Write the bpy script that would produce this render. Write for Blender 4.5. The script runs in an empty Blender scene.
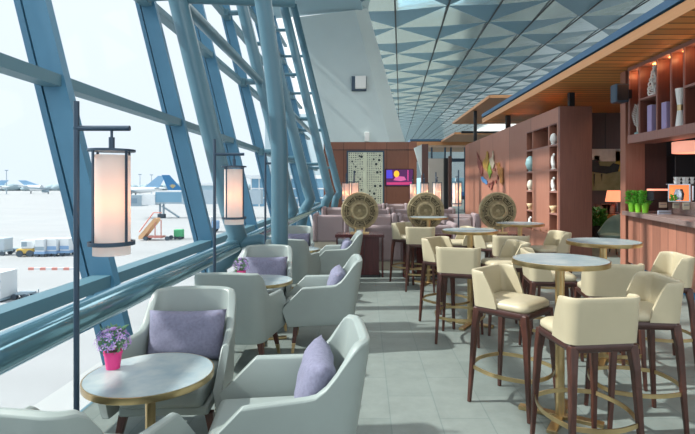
import bpy, bmesh, math, random
from mathutils import Vector, Matrix
random.seed(7)
S = bpy.context.scene
COL = S.collection
PI = math.pi
F, VX, VY, EYE = 500.0, 365.0, 186.5, 1.55

# ------------------------------------------------------------------ materials
def srgb(h):
    h = h.lstrip('#')
    c = [int(h[i:i+2], 16)/255 for i in (0, 2, 4)]
    return tuple(((x/12.92) if x <= .04045 else ((x+.055)/1.055)**2.4) for x in c) + (1,)
_m = {}
def mat(name, col, rough=.6, metal=0, var=0, scale=8, bump=0, bscale=60, spec=.5, coat=0, stretch=None, col2=None):
    if name in _m: return _m[name]
    m = bpy.data.materials.new(name); m.use_nodes = True
    nt = m.node_tree; N = nt.nodes; L = nt.links
    b = N['Principled BSDF']
    c = srgb(col)
    b.inputs['Base Color'].default_value = c
    b.inputs['Roughness'].default_value = rough
    b.inputs['Metallic'].default_value = metal
    b.inputs['Specular IOR Level'].default_value = spec
    b.inputs['Coat Weight'].default_value = coat
    tc = N.new('ShaderNodeTexCoord'); mp = N.new('ShaderNodeMapping')
    L.new(tc.outputs['Object'], mp.inputs['Vector'])
    if stretch: mp.inputs['Scale'].default_value = stretch
    if var or col2:
        n = N.new('ShaderNodeTexNoise'); n.inputs['Scale'].default_value = scale; n.inputs['Detail'].default_value = 5
        L.new(mp.outputs[0], n.inputs['Vector'])
        r = N.new('ShaderNodeValToRGB'); r.color_ramp.elements[0].position = .3; r.color_ramp.elements[1].position = .7
        if col2: r.color_ramp.elements[0].color = c; r.color_ramp.elements[1].color = srgb(col2)
        else:
            r.color_ramp.elements[0].color = tuple(x*(1-var) for x in c[:3])+(1,)
            r.color_ramp.elements[1].color = tuple(min(1, x*(1+var)) for x in c[:3])+(1,)
        L.new(n.outputs['Fac'], r.inputs[0]); L.new(r.outputs[0], b.inputs['Base Color'])
    if bump:
        n2 = N.new('ShaderNodeTexNoise'); n2.inputs['Scale'].default_value = bscale; n2.inputs['Detail'].default_value = 3
        L.new(mp.outputs[0], n2.inputs['Vector'])
        bp = N.new('ShaderNodeBump'); bp.inputs['Strength'].default_value = bump; bp.inputs['Distance'].default_value = .01
        L.new(n2.outputs['Fac'], bp.inputs['Height']); L.new(bp.outputs[0], b.inputs['Normal'])
    _m[name] = m
    return m
def emis(name, col, strength, base=None):
    if name in _m: return _m[name]
    m = mat(name, base or col, .6)
    b = m.node_tree.nodes['Principled BSDF']
    b.inputs['Emission Color'].default_value = srgb(col); b.inputs['Emission Strength'].default_value = strength
    return m

steel = mat('teal_painted_steel', '#4d7180', .3, var=.06, scale=2, bump=.08, bscale=25)
steel_dk = mat('blue_painted_mullion', '#4a7c98', .45, var=.05, scale=2)
steel_pipe = mat('glossy_teal_pipe', '#6f9bab', .1, .6, spec=.8)
transom_m = mat('pale_transom', '#557a88', .5)
groove_m = mat('groove_black', '#20262c', .6)
leather = mat('sage_leather', '#909b98', .42, var=.04, scale=5, bump=.05, bscale=200)
piping_m = mat('sage_piping', '#c3cbc4', .45)
cream = mat('cream_leather', '#b5ab90', .4, var=.04, scale=6, bump=.05, bscale=200)
pillow_m = mat('lilac_fabric', '#7e7f96', .95, var=.12, scale=60, bump=.5, bscale=300)
walnut = mat('walnut_leg', '#48281f', .35, var=.35, scale=10, stretch=(6, 6, 1), spec=.6)
walnut_dk = mat('walnut_dark_rail', '#40241f', .35, var=.25, scale=8, spec=.6)
brass = mat('brushed_brass', '#cbb184', .28, 1.0, var=.12, scale=10)
marble = mat('blue_grey_marble', '#879aa2', .25, col2='#a9b3b2', scale=7, spec=.6)
iron = mat('dark_blue_iron', '#3b4e60', .4, .3)
mauve = mat('mauve_fabric', '#918284', .95, var=.07, scale=50, bump=.3, bscale=300)
mauve_lt = mat('mauve_cushion', '#9f9090', .95, var=.07, scale=50)
bronze = mat('carved_stone_bronze', '#9c8f6f', .75, var=.25, scale=20, bump=.5, bscale=60)
bronze_dk = mat('carved_stone_recess', '#3f3727', .85, var=.25, scale=25)
redwood = mat('gloss_red_brown_wood', '#4b2426', .22, var=.25, scale=6, stretch=(8, 8, .6))
black = mat('soft_black', '#1b1e22', .5)
white_c = mat('white_ceramic', '#eeeeea', .4)
plaster = mat('white_wall_paint', '#c9d6d6', .8, var=.02, scale=1)
pink = mat('pink_pot', '#e8408c', .45)
green_pot = mat('lime_pot', '#86cf3a', .4)
leaf = mat('leaf_green', '#3f7d2c', .6, var=.35, scale=40)
leaf_lt = mat('leaf_bright_green', '#62b038', .6, var=.35, scale=40)
petal = mat('purple_petals', '#a877cf', .7, col2='#dcc6ea', scale=50)
soil = mat('potting_soil', '#3a2a20', .9)

def wood(name, c1, c2, panel=None, rough=.45, grain=(14, 14, .5)):
    """vertical-grain veneer; panel = width along object axes of thin dark joints"""
    if name in _m: return _m[name]
    m = mat(name, c1, rough)
    nt = m.node_tree; N = nt.nodes; L = nt.links; b = N['Principled BSDF']
    tc = N.new('ShaderNodeTexCoord'); mp = N.new('ShaderNodeMapping'); mp.inputs['Scale'].default_value = grain
    L.new(tc.outputs['Object'], mp.inputs[0])
    n = N.new('ShaderNodeTexNoise'); n.inputs['Scale'].default_value = 3; n.inputs['Detail'].default_value = 6; n.inputs['Roughness'].default_value = .65
    L.new(mp.outputs[0], n.inputs['Vector'])
    r = N.new('ShaderNodeValToRGB')
    r.color_ramp.elements[0].position = .3; r.color_ramp.elements[0].color = srgb(c1)
    r.color_ramp.elements[1].position = .7; r.color_ramp.elements[1].color = srgb(c2)
    L.new(n.outputs['Fac'], r.inputs[0])
    out = r.outputs[0]
    if panel:
        axis, w, jt = panel
        sp = N.new('ShaderNodeSeparateXYZ'); L.new(tc.outputs['Object'], sp.inputs[0])
        d = N.new('ShaderNodeMath'); d.operation = 'DIVIDE'; d.inputs[1].default_value = w; L.new(sp.outputs[axis], d.inputs[0])
        fr = N.new('ShaderNodeMath'); fr.operation = 'FRACT'; L.new(d.outputs[0], fr.inputs[0])
        lt = N.new('ShaderNodeMath'); lt.operation = 'LESS_THAN'; lt.inputs[1].default_value = jt/w; L.new(fr.outputs[0], lt.inputs[0])
        fl = N.new('ShaderNodeMath'); fl.operation = 'FLOOR'; L.new(d.outputs[0], fl.inputs[0])
        wn = N.new('ShaderNodeTexWhiteNoise'); wn.noise_dimensions = '1D'; L.new(fl.outputs[0], wn.inputs['W'])
        mr = N.new('ShaderNodeMapRange'); mr.inputs['To Min'].default_value = .8; mr.inputs['To Max'].default_value = 1.15
        L.new(wn.outputs['Value'], mr.inputs['Value'])
        hs = N.new('ShaderNodeHueSaturation'); L.new(mr.outputs[0], hs.inputs['Value']); L.new(out, hs.inputs['Color'])
        mx = N.new('ShaderNodeMix'); mx.data_type = 'RGBA'
        L.new(lt.outputs[0], mx.inputs['Factor']); L.new(hs.outputs[0], mx.inputs['A']); mx.inputs['B'].default_value = srgb('#2c1b17')
        out = mx.outputs['Result']
    L.new(out, b.inputs['Base Color'])
    return m
wall_wood = wood('veneer_wall', '#84523f', '#96634f', (0, 1.25, .02))
part_wood = wood('veneer_partition', '#9a6552', '#a97562', (1, 1.9, .02))
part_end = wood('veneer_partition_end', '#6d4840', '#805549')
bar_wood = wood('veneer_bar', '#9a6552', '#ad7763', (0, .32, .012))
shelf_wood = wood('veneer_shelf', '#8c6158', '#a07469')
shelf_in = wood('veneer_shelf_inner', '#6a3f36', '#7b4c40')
dark_wood = wood('veneer_dark', '#4a332f', '#593d38', (0, 1.2, .02))
canopy_edge = wood('canopy_edge', '#d39560', '#dda270', grain=(2, .5, 14))
canopy_wood = wood('canopy_boards', '#d1904f', '#dfa262', (1, .25, .03), grain=(.5, 14, 14))
canopy_plain = wood('canopy_plain', '#b88058', '#c58c62', grain=(.5, 10, 10))
blue_beam = mat('blue_steel_fascia', '#416a8c', .5)

def glass_mat():
    m = bpy.data.materials.new('window_glass'); m.use_nodes = True
    nt = m.node_tree; N = nt.nodes; L = nt.links
    N.remove(N['Principled BSDF'])
    tr = N.new('ShaderNodeBsdfTransparent'); tr.inputs[0].default_value = (.84, .865, .885, 1)
    gl = N.new('ShaderNodeBsdfGlossy'); gl.inputs['Roughness'].default_value = .02
    mx = N.new('ShaderNodeMixShader'); mx.inputs[0].default_value = .008; L.new(tr.outputs[0], mx.inputs[1]); L.new(gl.outputs[0], mx.inputs[2])
    L.new(mx.outputs[0], N['Material Output'].inputs['Surface'])
    return m
glass = glass_mat()

def floor_mat():
    m = mat('stone_floor_tiles', '#8f9b98', .5, spec=.35)
    nt = m.node_tree; N = nt.nodes; L = nt.links; b = N['Principled BSDF']
    tc = N.new('ShaderNodeTexCoord'); mp = N.new('ShaderNodeMapping')
    mp.inputs['Rotation'].default_value = (0, 0, PI/2); mp.inputs['Location'].default_value = (.1, .16, 0)
    L.new(tc.outputs['Object'], mp.inputs[0])
    br = N.new('ShaderNodeTexBrick'); br.offset = .5
    br.inputs['Color1'].default_value = srgb('#7b8480'); br.inputs['Color2'].default_value = srgb('#757f7b'); br.inputs['Mortar'].default_value = srgb('#697573')
    br.inputs['Scale'].default_value = 1; br.inputs['Mortar Size'].default_value = .004
    br.inputs['Brick Width'].default_value = .72; br.inputs['Row Height'].default_value = .33
    L.new(mp.outputs[0], br.inputs['Vector'])
    n = N.new('ShaderNodeTexNoise'); n.inputs['Scale'].default_value = 5; n.inputs['Detail'].default_value = 8; n.inputs['Roughness'].default_value = .7
    L.new(tc.outputs['Object'], n.inputs['Vector'])
    mr = N.new('ShaderNodeMapRange'); mr.inputs['From Min'].default_value = .3; mr.inputs['From Max'].default_value = .7
    mr.inputs['To Min'].default_value = .87; mr.inputs['To Max'].default_value = 1.12
    L.new(n.outputs['Fac'], mr.inputs['Value'])
    hs = N.new('ShaderNodeHueSaturation'); L.new(mr.outputs[0], hs.inputs['Value']); L.new(br.outputs['Color'], hs.inputs['Color'])
    L.new(hs.outputs[0], b.inputs['Base Color'])
    bp = N.new('ShaderNodeBump'); bp.inputs['Strength'].default_value = .25; bp.inputs['Distance'].default_value = .01
    L.new(n.outputs['Fac'], bp.inputs['Height']); L.new(bp.outputs[0], b.inputs['Normal'])
    return m

# ------------------------------------------------------------------ mesh builder
class MB:
    def __init__(s): s.v = []; s.f = []; s.mi = []; s.cur = 0
    def add(s, vs, fs, M=None):
        o = len(s.v)
        for v in vs: s.v.append(tuple(M @ Vector(v)) if M else tuple(v))
        for f in fs: s.f.append(tuple(i+o for i in f)); s.mi.append(s.cur)
        return s
    def box(s, x0, x1, y0, y1, z0, z1, M=None):
        vs = [(x, y, z) for z in (z0, z1) for y in (y0, y1) for x in (x0, x1)]
        return s.add(vs, [(0, 2, 3, 1), (4, 5, 7, 6), (0, 1, 5, 4), (2, 6, 7, 3), (0, 4, 6, 2), (1, 3, 7, 5)], M)
    def tube(s, pts, r, seg=12, cap=True, closed=False, flat=None):
        pts = [Vector(p) for p in pts]; n = len(pts)
        rs = r if isinstance(r, (list, tuple)) else [r]*n
        rings = []; up = None
        for i, p in enumerate(pts):
            a = pts[i-1] if (i > 0 or closed) else p; b = pts[(i+1) % n] if (i < n-1 or closed) else p
            t = (b-a).normalized()
            if up is None:
                up = Vector((0, 0, 1)) if abs(t.z) < .9 else Vector((1, 0, 0))
            sd = t.cross(up).normalized(); u2 = sd.cross(t).normalized()
            if not flat: up = u2
            ring = []
            for k in range(seg):
                an = 2*PI*k/seg + (PI/4 if seg == 4 else 0)
                if flat: # rectangular ribbon: flat=(half width sideways, half height)
                    cx, cz = [(1, 1), (-1, 1), (-1, -1), (1, -1)][k]
                    ring.append(p + sd*flat[0]*cx + u2*flat[1]*cz)
                else: ring.append(p + (sd*math.cos(an)+u2*math.sin(an))*rs[i])
            rings.append(ring)
        return s.loft(rings, cap, closed)
    def loft(s, rings, cap=True, closed=False, M=None):
        n = len(rings); k = len(rings[0]); vs = [v for r in rings for v in r]; fs = []
        for i in range(n if closed else n-1):
            j = (i+1) % n
            for a in range(k):
                b = (a+1) % k
                fs.append((i*k+a, i*k+b, j*k+b, j*k+a))
        if cap and not closed:
            fs.append(tuple(range(k))[::-1]); fs.append(tuple((n-1)*k+a for a in range(k)))
        return s.add(vs, fs, M)
    def lathe(s, prof, seg=24, M=None):
        rings = [[(r*math.cos(2*PI*k/seg), r*math.sin(2*PI*k/seg), z) for k in range(seg)] for r, z in prof]
        return s.loft(rings, True, False, M)
    def prism(s, poly, d, M=None):
        """poly: 3D points, extruded by vector d"""
        n = len(poly); d = Vector(d)
        vs = [Vector(p) for p in poly] + [Vector(p)+d for p in poly]
        fs = [tuple(range(n))[::-1], tuple(range(n, 2*n))] + [(i, (i+1) % n, (i+1) % n+n, i+n) for i in range(n)]
        return s.add(vs, fs, M)
    def build(s, name, m=None, parent=None, smooth=False, bevel=0, sub=0, seg=2, loc=None, rot=None):
        me = bpy.data.meshes.new(name); me.from_pydata(s.v, [], s.f); me.update()
        ms = m if isinstance(m, (list, tuple)) else [m]
        for x in ms: me.materials.append(x)
        for p, i in zip(me.polygons, s.mi): p.material_index = i
        bm = bmesh.new(); bm.from_mesh(me); bmesh.ops.recalc_face_normals(bm, faces=bm.faces); bm.to_mesh(me); bm.free()
        if smooth:
            me.polygons.foreach_set('use_smooth', [True]*len(me.polygons))
            if smooth == 'auto': me.set_sharp_from_angle(angle=math.radians(38))
        o = bpy.data.objects.new(name, me); COL.objects.link(o)
        if parent: o.parent = parent
        if loc: o.location = loc
        if rot: o.rotation_euler = rot
        if bevel:
            b = o.modifiers.new('b', 'BEVEL'); b.width = bevel; b.segments = seg; b.limit_method = 'ANGLE'; b.angle_limit = math.radians(40)
        if sub:
            b = o.modifiers.new('s', 'SUBSURF'); b.levels = sub; b.render_levels = sub
        return o
def tag(o, label=None, cat=None, group=None, kind=None):
    for k, v in (('label', label), ('category', cat), ('group', group), ('kind', kind)):
        if v: o[k] = v
        elif k in o.keys() and k == 'group' and label: del o[k]
    return o
def empty(name, loc=(0, 0, 0), rz=0):
    o = bpy.data.objects.new(name, None); COL.objects.link(o); o.location = loc; o.rotation_euler = (0, 0, rz)
    o.empty_display_size = .1
    return o
def kids(o): return [c for c in bpy.data.objects if c.parent == o]
def copy_tree(o, parent=None):
    c = o.copy(); COL.objects.link(c); c.parent = parent
    for ch in kids(o): copy_tree(ch, c)
    return c
def face(fx, fy): return math.atan2(-fx, fy)
def at(px, py, Y): return Vector(((px-VX)*Y/F, Y, EYE-(py-VY)*Y/F))
def ground(px, py, Z=-6.0):
    Y = (EYE-Z)*F/(py-VY); return Vector(((px-VX)*Y/F, Y, Z))

# ------------------------------------------------------------------ floor and shell
b = MB(); b.box(-1.95, 48, -9, 320, -.3, 0); tag(b.build('floor', floor_mat()), kind='structure')
b = MB(); b.box(-3.25, -1.95, -9, 60, -1.0, -.6); tag(b.build('trim_1', mat('gutter_concrete', '#b9bcbc', .8)), kind='structure')

# folded metal ceiling: direction (.07, 1, .059); strips 3.19 m wide rising to the right
H0, W0 = 9.0, 3.19
def cpt(k, Y, drop=0):
    a = -.032*H0 + k*W0; h = H0 + k*W0*.062
    return Vector((a + .07*Y, Y, EYE + h + .059*Y - drop))
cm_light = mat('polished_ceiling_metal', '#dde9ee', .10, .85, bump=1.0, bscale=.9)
cm_dark = mat('shaded_ceiling_metal', '#5c869d', .4, .3, bump=.3, bscale=.6)  # bright and dark reflections of the folds put into two metal colours
per = 8.75
b = MB()
EB = 0.0
for k in range(-1, 10):
    # vertices on line k: phase even 34.8, odd 30.4
    ph = lambda kk: 34.8 if kk % 2 == 0 else 30.4
    for n in range(-4, 31):
        ya = ph(k) + n*per; yb = ph(k+1) + n*per
        if yb < ya: yb += per
        # triangle with base on line k+1 (yb-per .. yb), apex on line k at ya
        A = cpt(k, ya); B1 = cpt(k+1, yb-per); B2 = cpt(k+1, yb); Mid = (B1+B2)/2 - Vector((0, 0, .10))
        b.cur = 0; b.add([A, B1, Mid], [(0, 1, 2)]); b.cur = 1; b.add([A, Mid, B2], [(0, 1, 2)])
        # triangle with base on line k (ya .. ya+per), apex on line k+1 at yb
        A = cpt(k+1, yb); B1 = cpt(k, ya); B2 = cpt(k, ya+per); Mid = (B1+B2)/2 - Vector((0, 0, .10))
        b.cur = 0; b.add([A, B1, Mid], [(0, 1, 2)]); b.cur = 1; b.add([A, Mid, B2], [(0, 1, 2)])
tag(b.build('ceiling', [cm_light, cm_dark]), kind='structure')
for i, k in enumerate(range(0, 9)):
    b = MB(); b.tube([cpt(k, -3, .12), cpt(k, 299, .12)], 1, 4, flat=(.05, .02))
    tag(b.build('trim_%d' % (i+2), groove_m), kind='structure')
b = MB(); b.box(-60, 140, 300, 301, 0, 45); tag(b.build('wall_far_added', mat('far_wall', '#b9ccd4', .8)), kind='structure')  # end wall added so the far ceiling stops reflecting white sky
b = MB(); b.box(48, 48.5, -9, 300, 0, 32); tag(b.build('wall_right_added', mat('right_wall', '#dfe6e8', .8)), kind='structure')  # unseen wall added to keep bright sky out of the ceiling reflections
# plain soffit between the window wall and the metal ceiling
b = MB()
b.prism([(-5.6, -4, 11.35), (-5.6, 30, 11.6), (cpt(-.6, 29.3).x, 29.3, 11.9), (cpt(-.6, -4).x, -4, 10.3)], (0, 0, .25))
tag(b.build('ceiling', mat('soffit_paint', '#9db9c4', .6)), kind='structure')

# ------------------------------------------------------------------ window wall
XB, ZB, LEAN = -2.6, .635, .245
def wx(z, off=0): return XB - LEAN*(z-ZB) + off
ZT = 12.2
ym = [-5.05, -1.65, 1.75, 5.15, 8.52, 11.95, 15.4, 18.9, 22.4, 25.9, 29.4, 33]
zt = [-.45, .635, 2.70, 4.74, 6.78, 8.82, 10.86]
for i in range(len(ym)-1):
    y0, y1 = ym[i], ym[i+1]
    w = empty('window_%d' % (i+1), (wx(0), y0, 0)); tag(w, kind='structure')
    loc = Vector((wx(0), y0, 0))
    def rel(mb):
        mb.v = [(x-loc.x, y-loc.y, z-loc.z) for x, y, z in mb.v]; return mb
    m = MB()
    for a in (0,):
        m.prism([(wx(-.6), y0, -.6), (wx(ZT), y0, ZT), (wx(ZT)-.24, y0, ZT), (wx(-.6)-.24, y0, -.6)], (0, .12, 0))
    rel(m).build('mullion', steel_dk, w)
    m = MB(); m.prism([(wx(-.6)-.255, y0-.012, -.6), (wx(ZT)-.255, y0-.012, ZT), (wx(ZT)-.32, y0-.012, ZT), (wx(-.6)-.32, y0-.012, -.6)], (0, .144, 0))
    rel(m).build('outer_rail', steel_dk, w)
    for z in zt:
        m = MB(); x = wx(z)
        m.box(x-.21, x-.02, y0+.12, y1, z-.12, z)
        rel(m).build('transom', transom_m, w)
    m = MB(); m.prism([(wx(-.6)-.25, y0+.12, -.6), (wx(ZT)-.25, y0+.12, ZT), (wx(ZT)-.262, y0+.12, ZT), (wx(-.6)-.262, y0+.12, -.6)], (0, y1-y0-.12, 0))
    rel(m).build('pane', glass, w)

# long round handrail tube and upper tie tube
b = MB(); b.tube([(-2.1, -6, .59), (-2.1, 31, .59)], .115, 24); t = b.build('handrail_pipe', steel_pipe, smooth='auto')
tag(t, 'thick glossy teal tube running low along the whole window wall', 'pipe')
b = MB(); b.tube([(-3.09, 8.1, 4.64), (-3.09, 31, 4.64)], .11, 20); t = b.build('tie_pipe', steel, smooth='auto')
tag(t, 'thick teal tube high on the window wall linking the leaning columns', 'pipe')

def leaning_column(Y, r, xj, zj, label, foot=True, top=12.0):
    root = empty('leaning_column', (xj, Y, 0)); tag(root, label, 'column')
    m = MB()
    P = [(0, 0, zj)]
    for z in (zj+.5, 4, 8, top): P.append((-LEAN*(z-zj), 0, z))
    if foot:   # bent foot curving down towards the window and the floor
        P = [(-.34, 0, -.62), (-.34, 0, 0), (-.32, 0, .25), (-.22, 0, zj-.28), (-.08, 0, zj-.06)] + [(-.005, 0, zj+.12)] + P[1:]
    m.tube(P, r, 24); m.build('shaft', steel, root, smooth='auto')
    for z in ((4.66, 6.7, 8.75) if Y < 9 else (2.58, 4.66, 6.7, 8.75)):
        m = MB(); xs = -LEAN*(z-zj); xw = wx(z)-.05-xj
        m.tube([(xs, 0, z), (xw, .06, z)], .075 if z != 4.66 else .09, 14); m.build('strut', steel, root, smooth='auto')
        m = MB(); m.box(xw-.02, xw+.1, -.06, .16, z-.1, z+.1); m.build('bracket', transom_m, root, bevel=.01)
    return root
leaning_column(8.1, .152, -2.06, .62, 'nearest leaning teal column, just right of the second lamp, above the handrail bend')
leaning_column(14.8, .17, -2.13, .75, 'leaning teal column half hidden behind the curved upright column')
leaning_column(18.0, .185, -1.96, .98, 'leaning teal column right of the curved upright column, with a bent foot')
leaning_column(23.0, .20, -1.60, 1.12, 'second leaning teal column from the white wall panel')
leaning_column(27.6, .19, -1.40, 1.15, 'farthest leaning teal column, along the edge of the white wall panel')
# cross beam at the head of the nearest column
b = MB(); b.tube([(-3.02, 8.1, 4.62), (-1.2, 8.5, 4.70)], .10, 16); t = b.build('cross_pipe', transom_m, smooth='auto')
tag(t, 'pale horizontal tube crossing the top of the frame from the nearest leaning column', 'pipe')
# curved upright column and the low loop pipe
b = MB(); P = []
for i in range(25):
    z = -0.0 + i*.5
    x = -1.075 - (max(0, z-1.9)**1.5)*.075
    P.append((x, 6.3, z))
b.tube(P, .106, 24); t = b.build('curved_column', steel, smooth='auto')
tag(t, 'tall upright teal column that curves outward above the lounge armchairs', 'column')
b = MB(); b.tube([(-2.06, 8.1, .62), (-1.7, 8.08, .70), (-1.52, 8.04, .66), (-1.45, 8.0, .5), (-1.45, 8.0, 0)], .085, 16); t = b.build('loop_pipe', steel, smooth='auto')
tag(t, 'short pale teal pipe looping inward from the handrail bend to the floor', 'pipe')

# ------------------------------------------------------------------ back wall
BY = 29.0
b = MB(); b.box(-2.4, 3.0, BY, BY+.3, 0, 4.13); tag(b.build('wall_back', wall_wood), kind='structure')
b = MB(); b.box(-2.4, 3.0, BY-.03, BY, 3.66, 3.69); tag(b.build('trim_12', groove_m), kind='structure')
p = [at(298, 17, BY), at(355, 10, BY), at(390, 142, BY), at(330, 142, BY)]
b = MB(); b.prism(p, (0, .6, 0)); tag(b.build('wall_upper_back', plaster), kind='structure')
q = [at(355, 10, BY), at(367.5, 8, BY+.9), at(405, 141.5, BY+.9), at(390, 142, BY)]
b = MB(); b.prism(q, (0, .6, 0)); tag(b.build('wall_upper_bevel', plaster), kind='structure')

r = empty('wall_speaker', at(359, 83, BY-.3)); tag(r, 'white wall speaker with dark frame high on the white panel', 'speaker')
b = MB(); b.box(-.43, .43, .1, .3, -.42, .42); b.build('frame', iron, r, bevel=.02)
b = MB(); b.box(-.22, .40, -.14, .1, -.33, .40); b.build('cover', white_c, r, bevel=.04)
b = MB(); c = at(367, 137.5, BY-.02); b.box(c.x-.14, c.x+.14, c.y-.2, c.y, c.z-.24, c.z+.3); tag(b.build('wall_box', white_c, bevel=.03), 'small white box on the wood ledge under the white panel', 'box')

# lattice screen
r = empty('lattice_screen', at(365.5, 213, BY-.15)); tag(r, 'cream perforated lattice screen in a dark frame on the wood wall', 'screen')
u = BY/F; W = 37.5*u; Hh = 62*u
lat = mat('cream_lattice', '#d6dac4', .6, var=.05)
b = MB(); b.box(-W/2, W/2, .06, .14, 0, Hh); b.build('backing', mat('lattice_gap', '#3c4746', .8), r)
b = MB(); t_ = .09
b.box(-W/2, W/2, -.02, .06, Hh-t_, Hh); b.box(-W/2, -W/2+t_, -.02, .06, 0, Hh-t_); b.box(W/2-t_, W/2, -.02, .06, 0, Hh-t_); b.build('frame', iron, r)
def lattice_panel(x0, x1, z0, z1, seed):
    rnd = random.Random(seed); m = MB(); m.box(x0, x1, .0, .06, z0, z1); o = m.build('panel', lat, r)
    h = MB(); st = .125; z = z0+st*.6
    cs = [(x0+(x1-x0)*rnd.uniform(.15, .85), z0+(z1-z0)*rnd.random(), rnd.choice((.06, .08))) for _ in range(14)]
    while z < z1-st*.3:
        x = x0+st*.5
        while x < x1-st*.2:
            rr = rnd.choice((.03, .036, .042))
            for cx, cz, cr in cs:
                if math.hypot(x-cx, z-cz) < cr+.10: rr = 0
            if rr:
                h.add([(x-rr, -.003, z), (x, -.003, z+rr), (x+rr, -.003, z), (x, -.003, z-rr)], [(0, 1, 2, 3)])
            x += st
        z += st
    for cx, cz, cr in cs:
        n = 12
        h.add([(cx+cr*math.cos(a*2*PI/n), -.003, cz+cr*math.sin(a*2*PI/n)) for a in range(n)], [tuple(range(n))])
        for a in range(10):
            px_, pz_ = cx+(cr+.07)*math.cos(a*2*PI/10), cz+(cr+.07)*math.sin(a*2*PI/10)
            if x0+.03 < px_ < x1-.03 and z0+.03 < pz_ < z1-.03:
                h.add([(px_-.02, -.003, pz_), (px_, -.003, pz_+.02), (px_+.02, -.003, pz_), (px_, -.003, pz_-.02)], [(0, 1, 2, 3)])
    tag(h.build('perforation', mat('lattice_gap', '#3c4746', .8), o), kind='stuff')
lattice_panel(-W/2+t_, -.05, 0, Hh-t_, 1); lattice_panel(.05, W/2-t_, 0, Hh-t_, 2)
b = MB(); b.box(-.05, .05, -.03, .06, 0, Hh-t_); b.build('centre_bar', lat, r)

# television
tl = at(386, 169.5, BY-.06); br_ = at(413, 185.5, BY-.06)
r = empty('television', ((tl.x+br_.x)/2, BY-.06, (tl.z+br_.z)/2)); tag(r, 'wide television glowing purple and pink on the wood wall', 'television')
w2, h2 = (br_.x-tl.x)/2, (tl.z-br_.z)/2
b = MB(); b.box(-w2-.04, w2+.04, -.0, .06, -h2-.04, h2+.04); b.build('casing', black, r, bevel=.01)
b = MB(); b.box(-w2, w2, -.01, 0, -h2, h2); sc = b.build('display', emis('tv_base', '#4c2050', .6), r)
def tvshape(pts, m, nm):
    b = MB(); b.prism([(x*w2, -.02, z*h2) for x, z in pts], (0, .008, 0)); b.build(nm, m, sc)
tvshape([(-.97, -.1), (-.97, .93), (-.55, .93), (-.5, -.1)], emis('tv_blue', '#4a3fc0', .6), 'blue_picture_area')
tvshape([(-.22+.2*math.cos(a*PI/8), .45+.42*math.sin(a*PI/8)) for a in range(16)], emis('tv_orange', '#e8a82c', .8), 'orange_picture_spot')
tvshape([(-.45, -.35), (-.3, .05), (0, .15), (.35, .1), (.5, -.3), (.1, -.45)], emis('tv_pink', '#c05a90', .6), 'pink_picture_area')
tvshape([(-.95, -.9), (-.95, -.6), (.95, -.55), (.95, -.9)], emis('tv_rose', '#b83a70', .55), 'rose_picture_band')
tvshape([(.6, -.4), (.6, .93), (.65, .93), (.65, -.4)], emis('tv_rose2', '#d84a90', .8), 'rose_picture_line')

# far glazed end, fins and screens right of the back wall
def slab(name, px0, px1, pyt, Y, m, th=.3, label=None, cat=None, z0=0):
    a = at(px0, pyt, Y); c = at(px1, pyt, Y)
    b = MB(); b.box(a.x, c.x, Y, Y+th, z0, a.z); o = b.build(name, m)
    if label: tag(o, label, cat)
    return o
fin = slab('wood_fin', 422, 428.3, 144, 24, dark_wood, .4, 'tall dark wood fin standing right of the television', 'panel')
slab('wood_fin', 449, 451.8, 156, 24, dark_wood, .3, 'thin brown wood fin beside the far glass doors', 'panel')
slab('screen_panel', 428.5, 444, 158.5, 26, mat('grey_panel', '#b9b3ab', .8), .15, 'pale grey screen panel between the dark fins', 'panel')
slab('dark_fin', 444.2, 448, 158, 25.5, black, .2, 'narrow black post beside the pale grey screen panel', 'post')
b = MB(); b.prism([at(414, 148, 24.1), at(422, 144.5, 24.1), at(422, 176, 24.1)], (0, .1, 0)); b.build('angled_panel', plaster, fin)['label'] = 'white triangular side panel'
r = empty('window_20', (4.6, 30, 0)); tag(r, kind='structure')
b = MB(); b.box(-1.6, 4, 0, .02, 0, 3.9); b.build('pane', glass, r)
for x in (-1.6, -.6, .2, .55, 1.4): b = MB(); b.box(x-.05, x+.05, -.06, .08, 0, 3.9); b.build('mullion', iron, r)
for z in (3.15, .9): b = MB(); b.box(-1.6, 4, -.07, .08, z-.12, z+.08); b.build('transom', iron, r)

# ------------------------------------------------------------------ wood canopies
def canopy(X0, X1, Y0, Y1, Z, label, th=.15, beam=True, boards=canopy_plain):
    r = empty('wood_canopy', (X0, Y0, Z)); tag(r, label, 'canopy')
    w, d = X1-X0, Y1-Y0
    b = MB(); b.box(.02, w, .02, d-.02, 0, .06); b.build('soffit_boards', boards, r)
    b = MB(); b.box(0, .02, 0, d, 0, th); b.box(0, w, 0, .02, 0, th); b.box(.02, w, d-.02, d, 0, th); b.build('edge_band', canopy_edge, r)
    if beam:
        b = MB(); b.box(.04, w, .04, d-.04, th, th+.035); b.build('shadow_gap', groove_m, r)
        b = MB(); b.box(-.02, w, -.02, d, th+.035, th+.15); b.build('steel_fascia', blue_beam, r)
    return r
canopy(4.08, 11.5, 2.5, 17.4, 3.76, 'large wood canopy with blue steel edge over the bar', .155, True, canopy_wood)
canopy(4.27, 9, 17.2, 24.4, 4.6, 'mid-distance wood canopy slab stepped above the carved discs', .1, False)
canopy(4.57, 9, 25.5, 30.1, 4.22, 'smaller wood canopy slab below the stepped one', .1, False)
canopy(2.75, 9, 30.2, 36, 4.04, 'farthest low wood canopy right of the television wall', .22, True)
def post(px, Y, z0, z1, w, label):
    b = MB(); x = (px-VX)*Y/F; b.box(x-w, x+w, Y-w, Y+w, z0, z1); tag(b.build('steel_post', black, bevel=.01), label, 'post')
post(571.2, 11.8, 3.3, 3.76, .065, 'short black post between the shelving wall and the bar canopy')
post(508, 15.6, 3.3, 3.76, .07, 'short black post holding the far end of the bar canopy')
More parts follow.
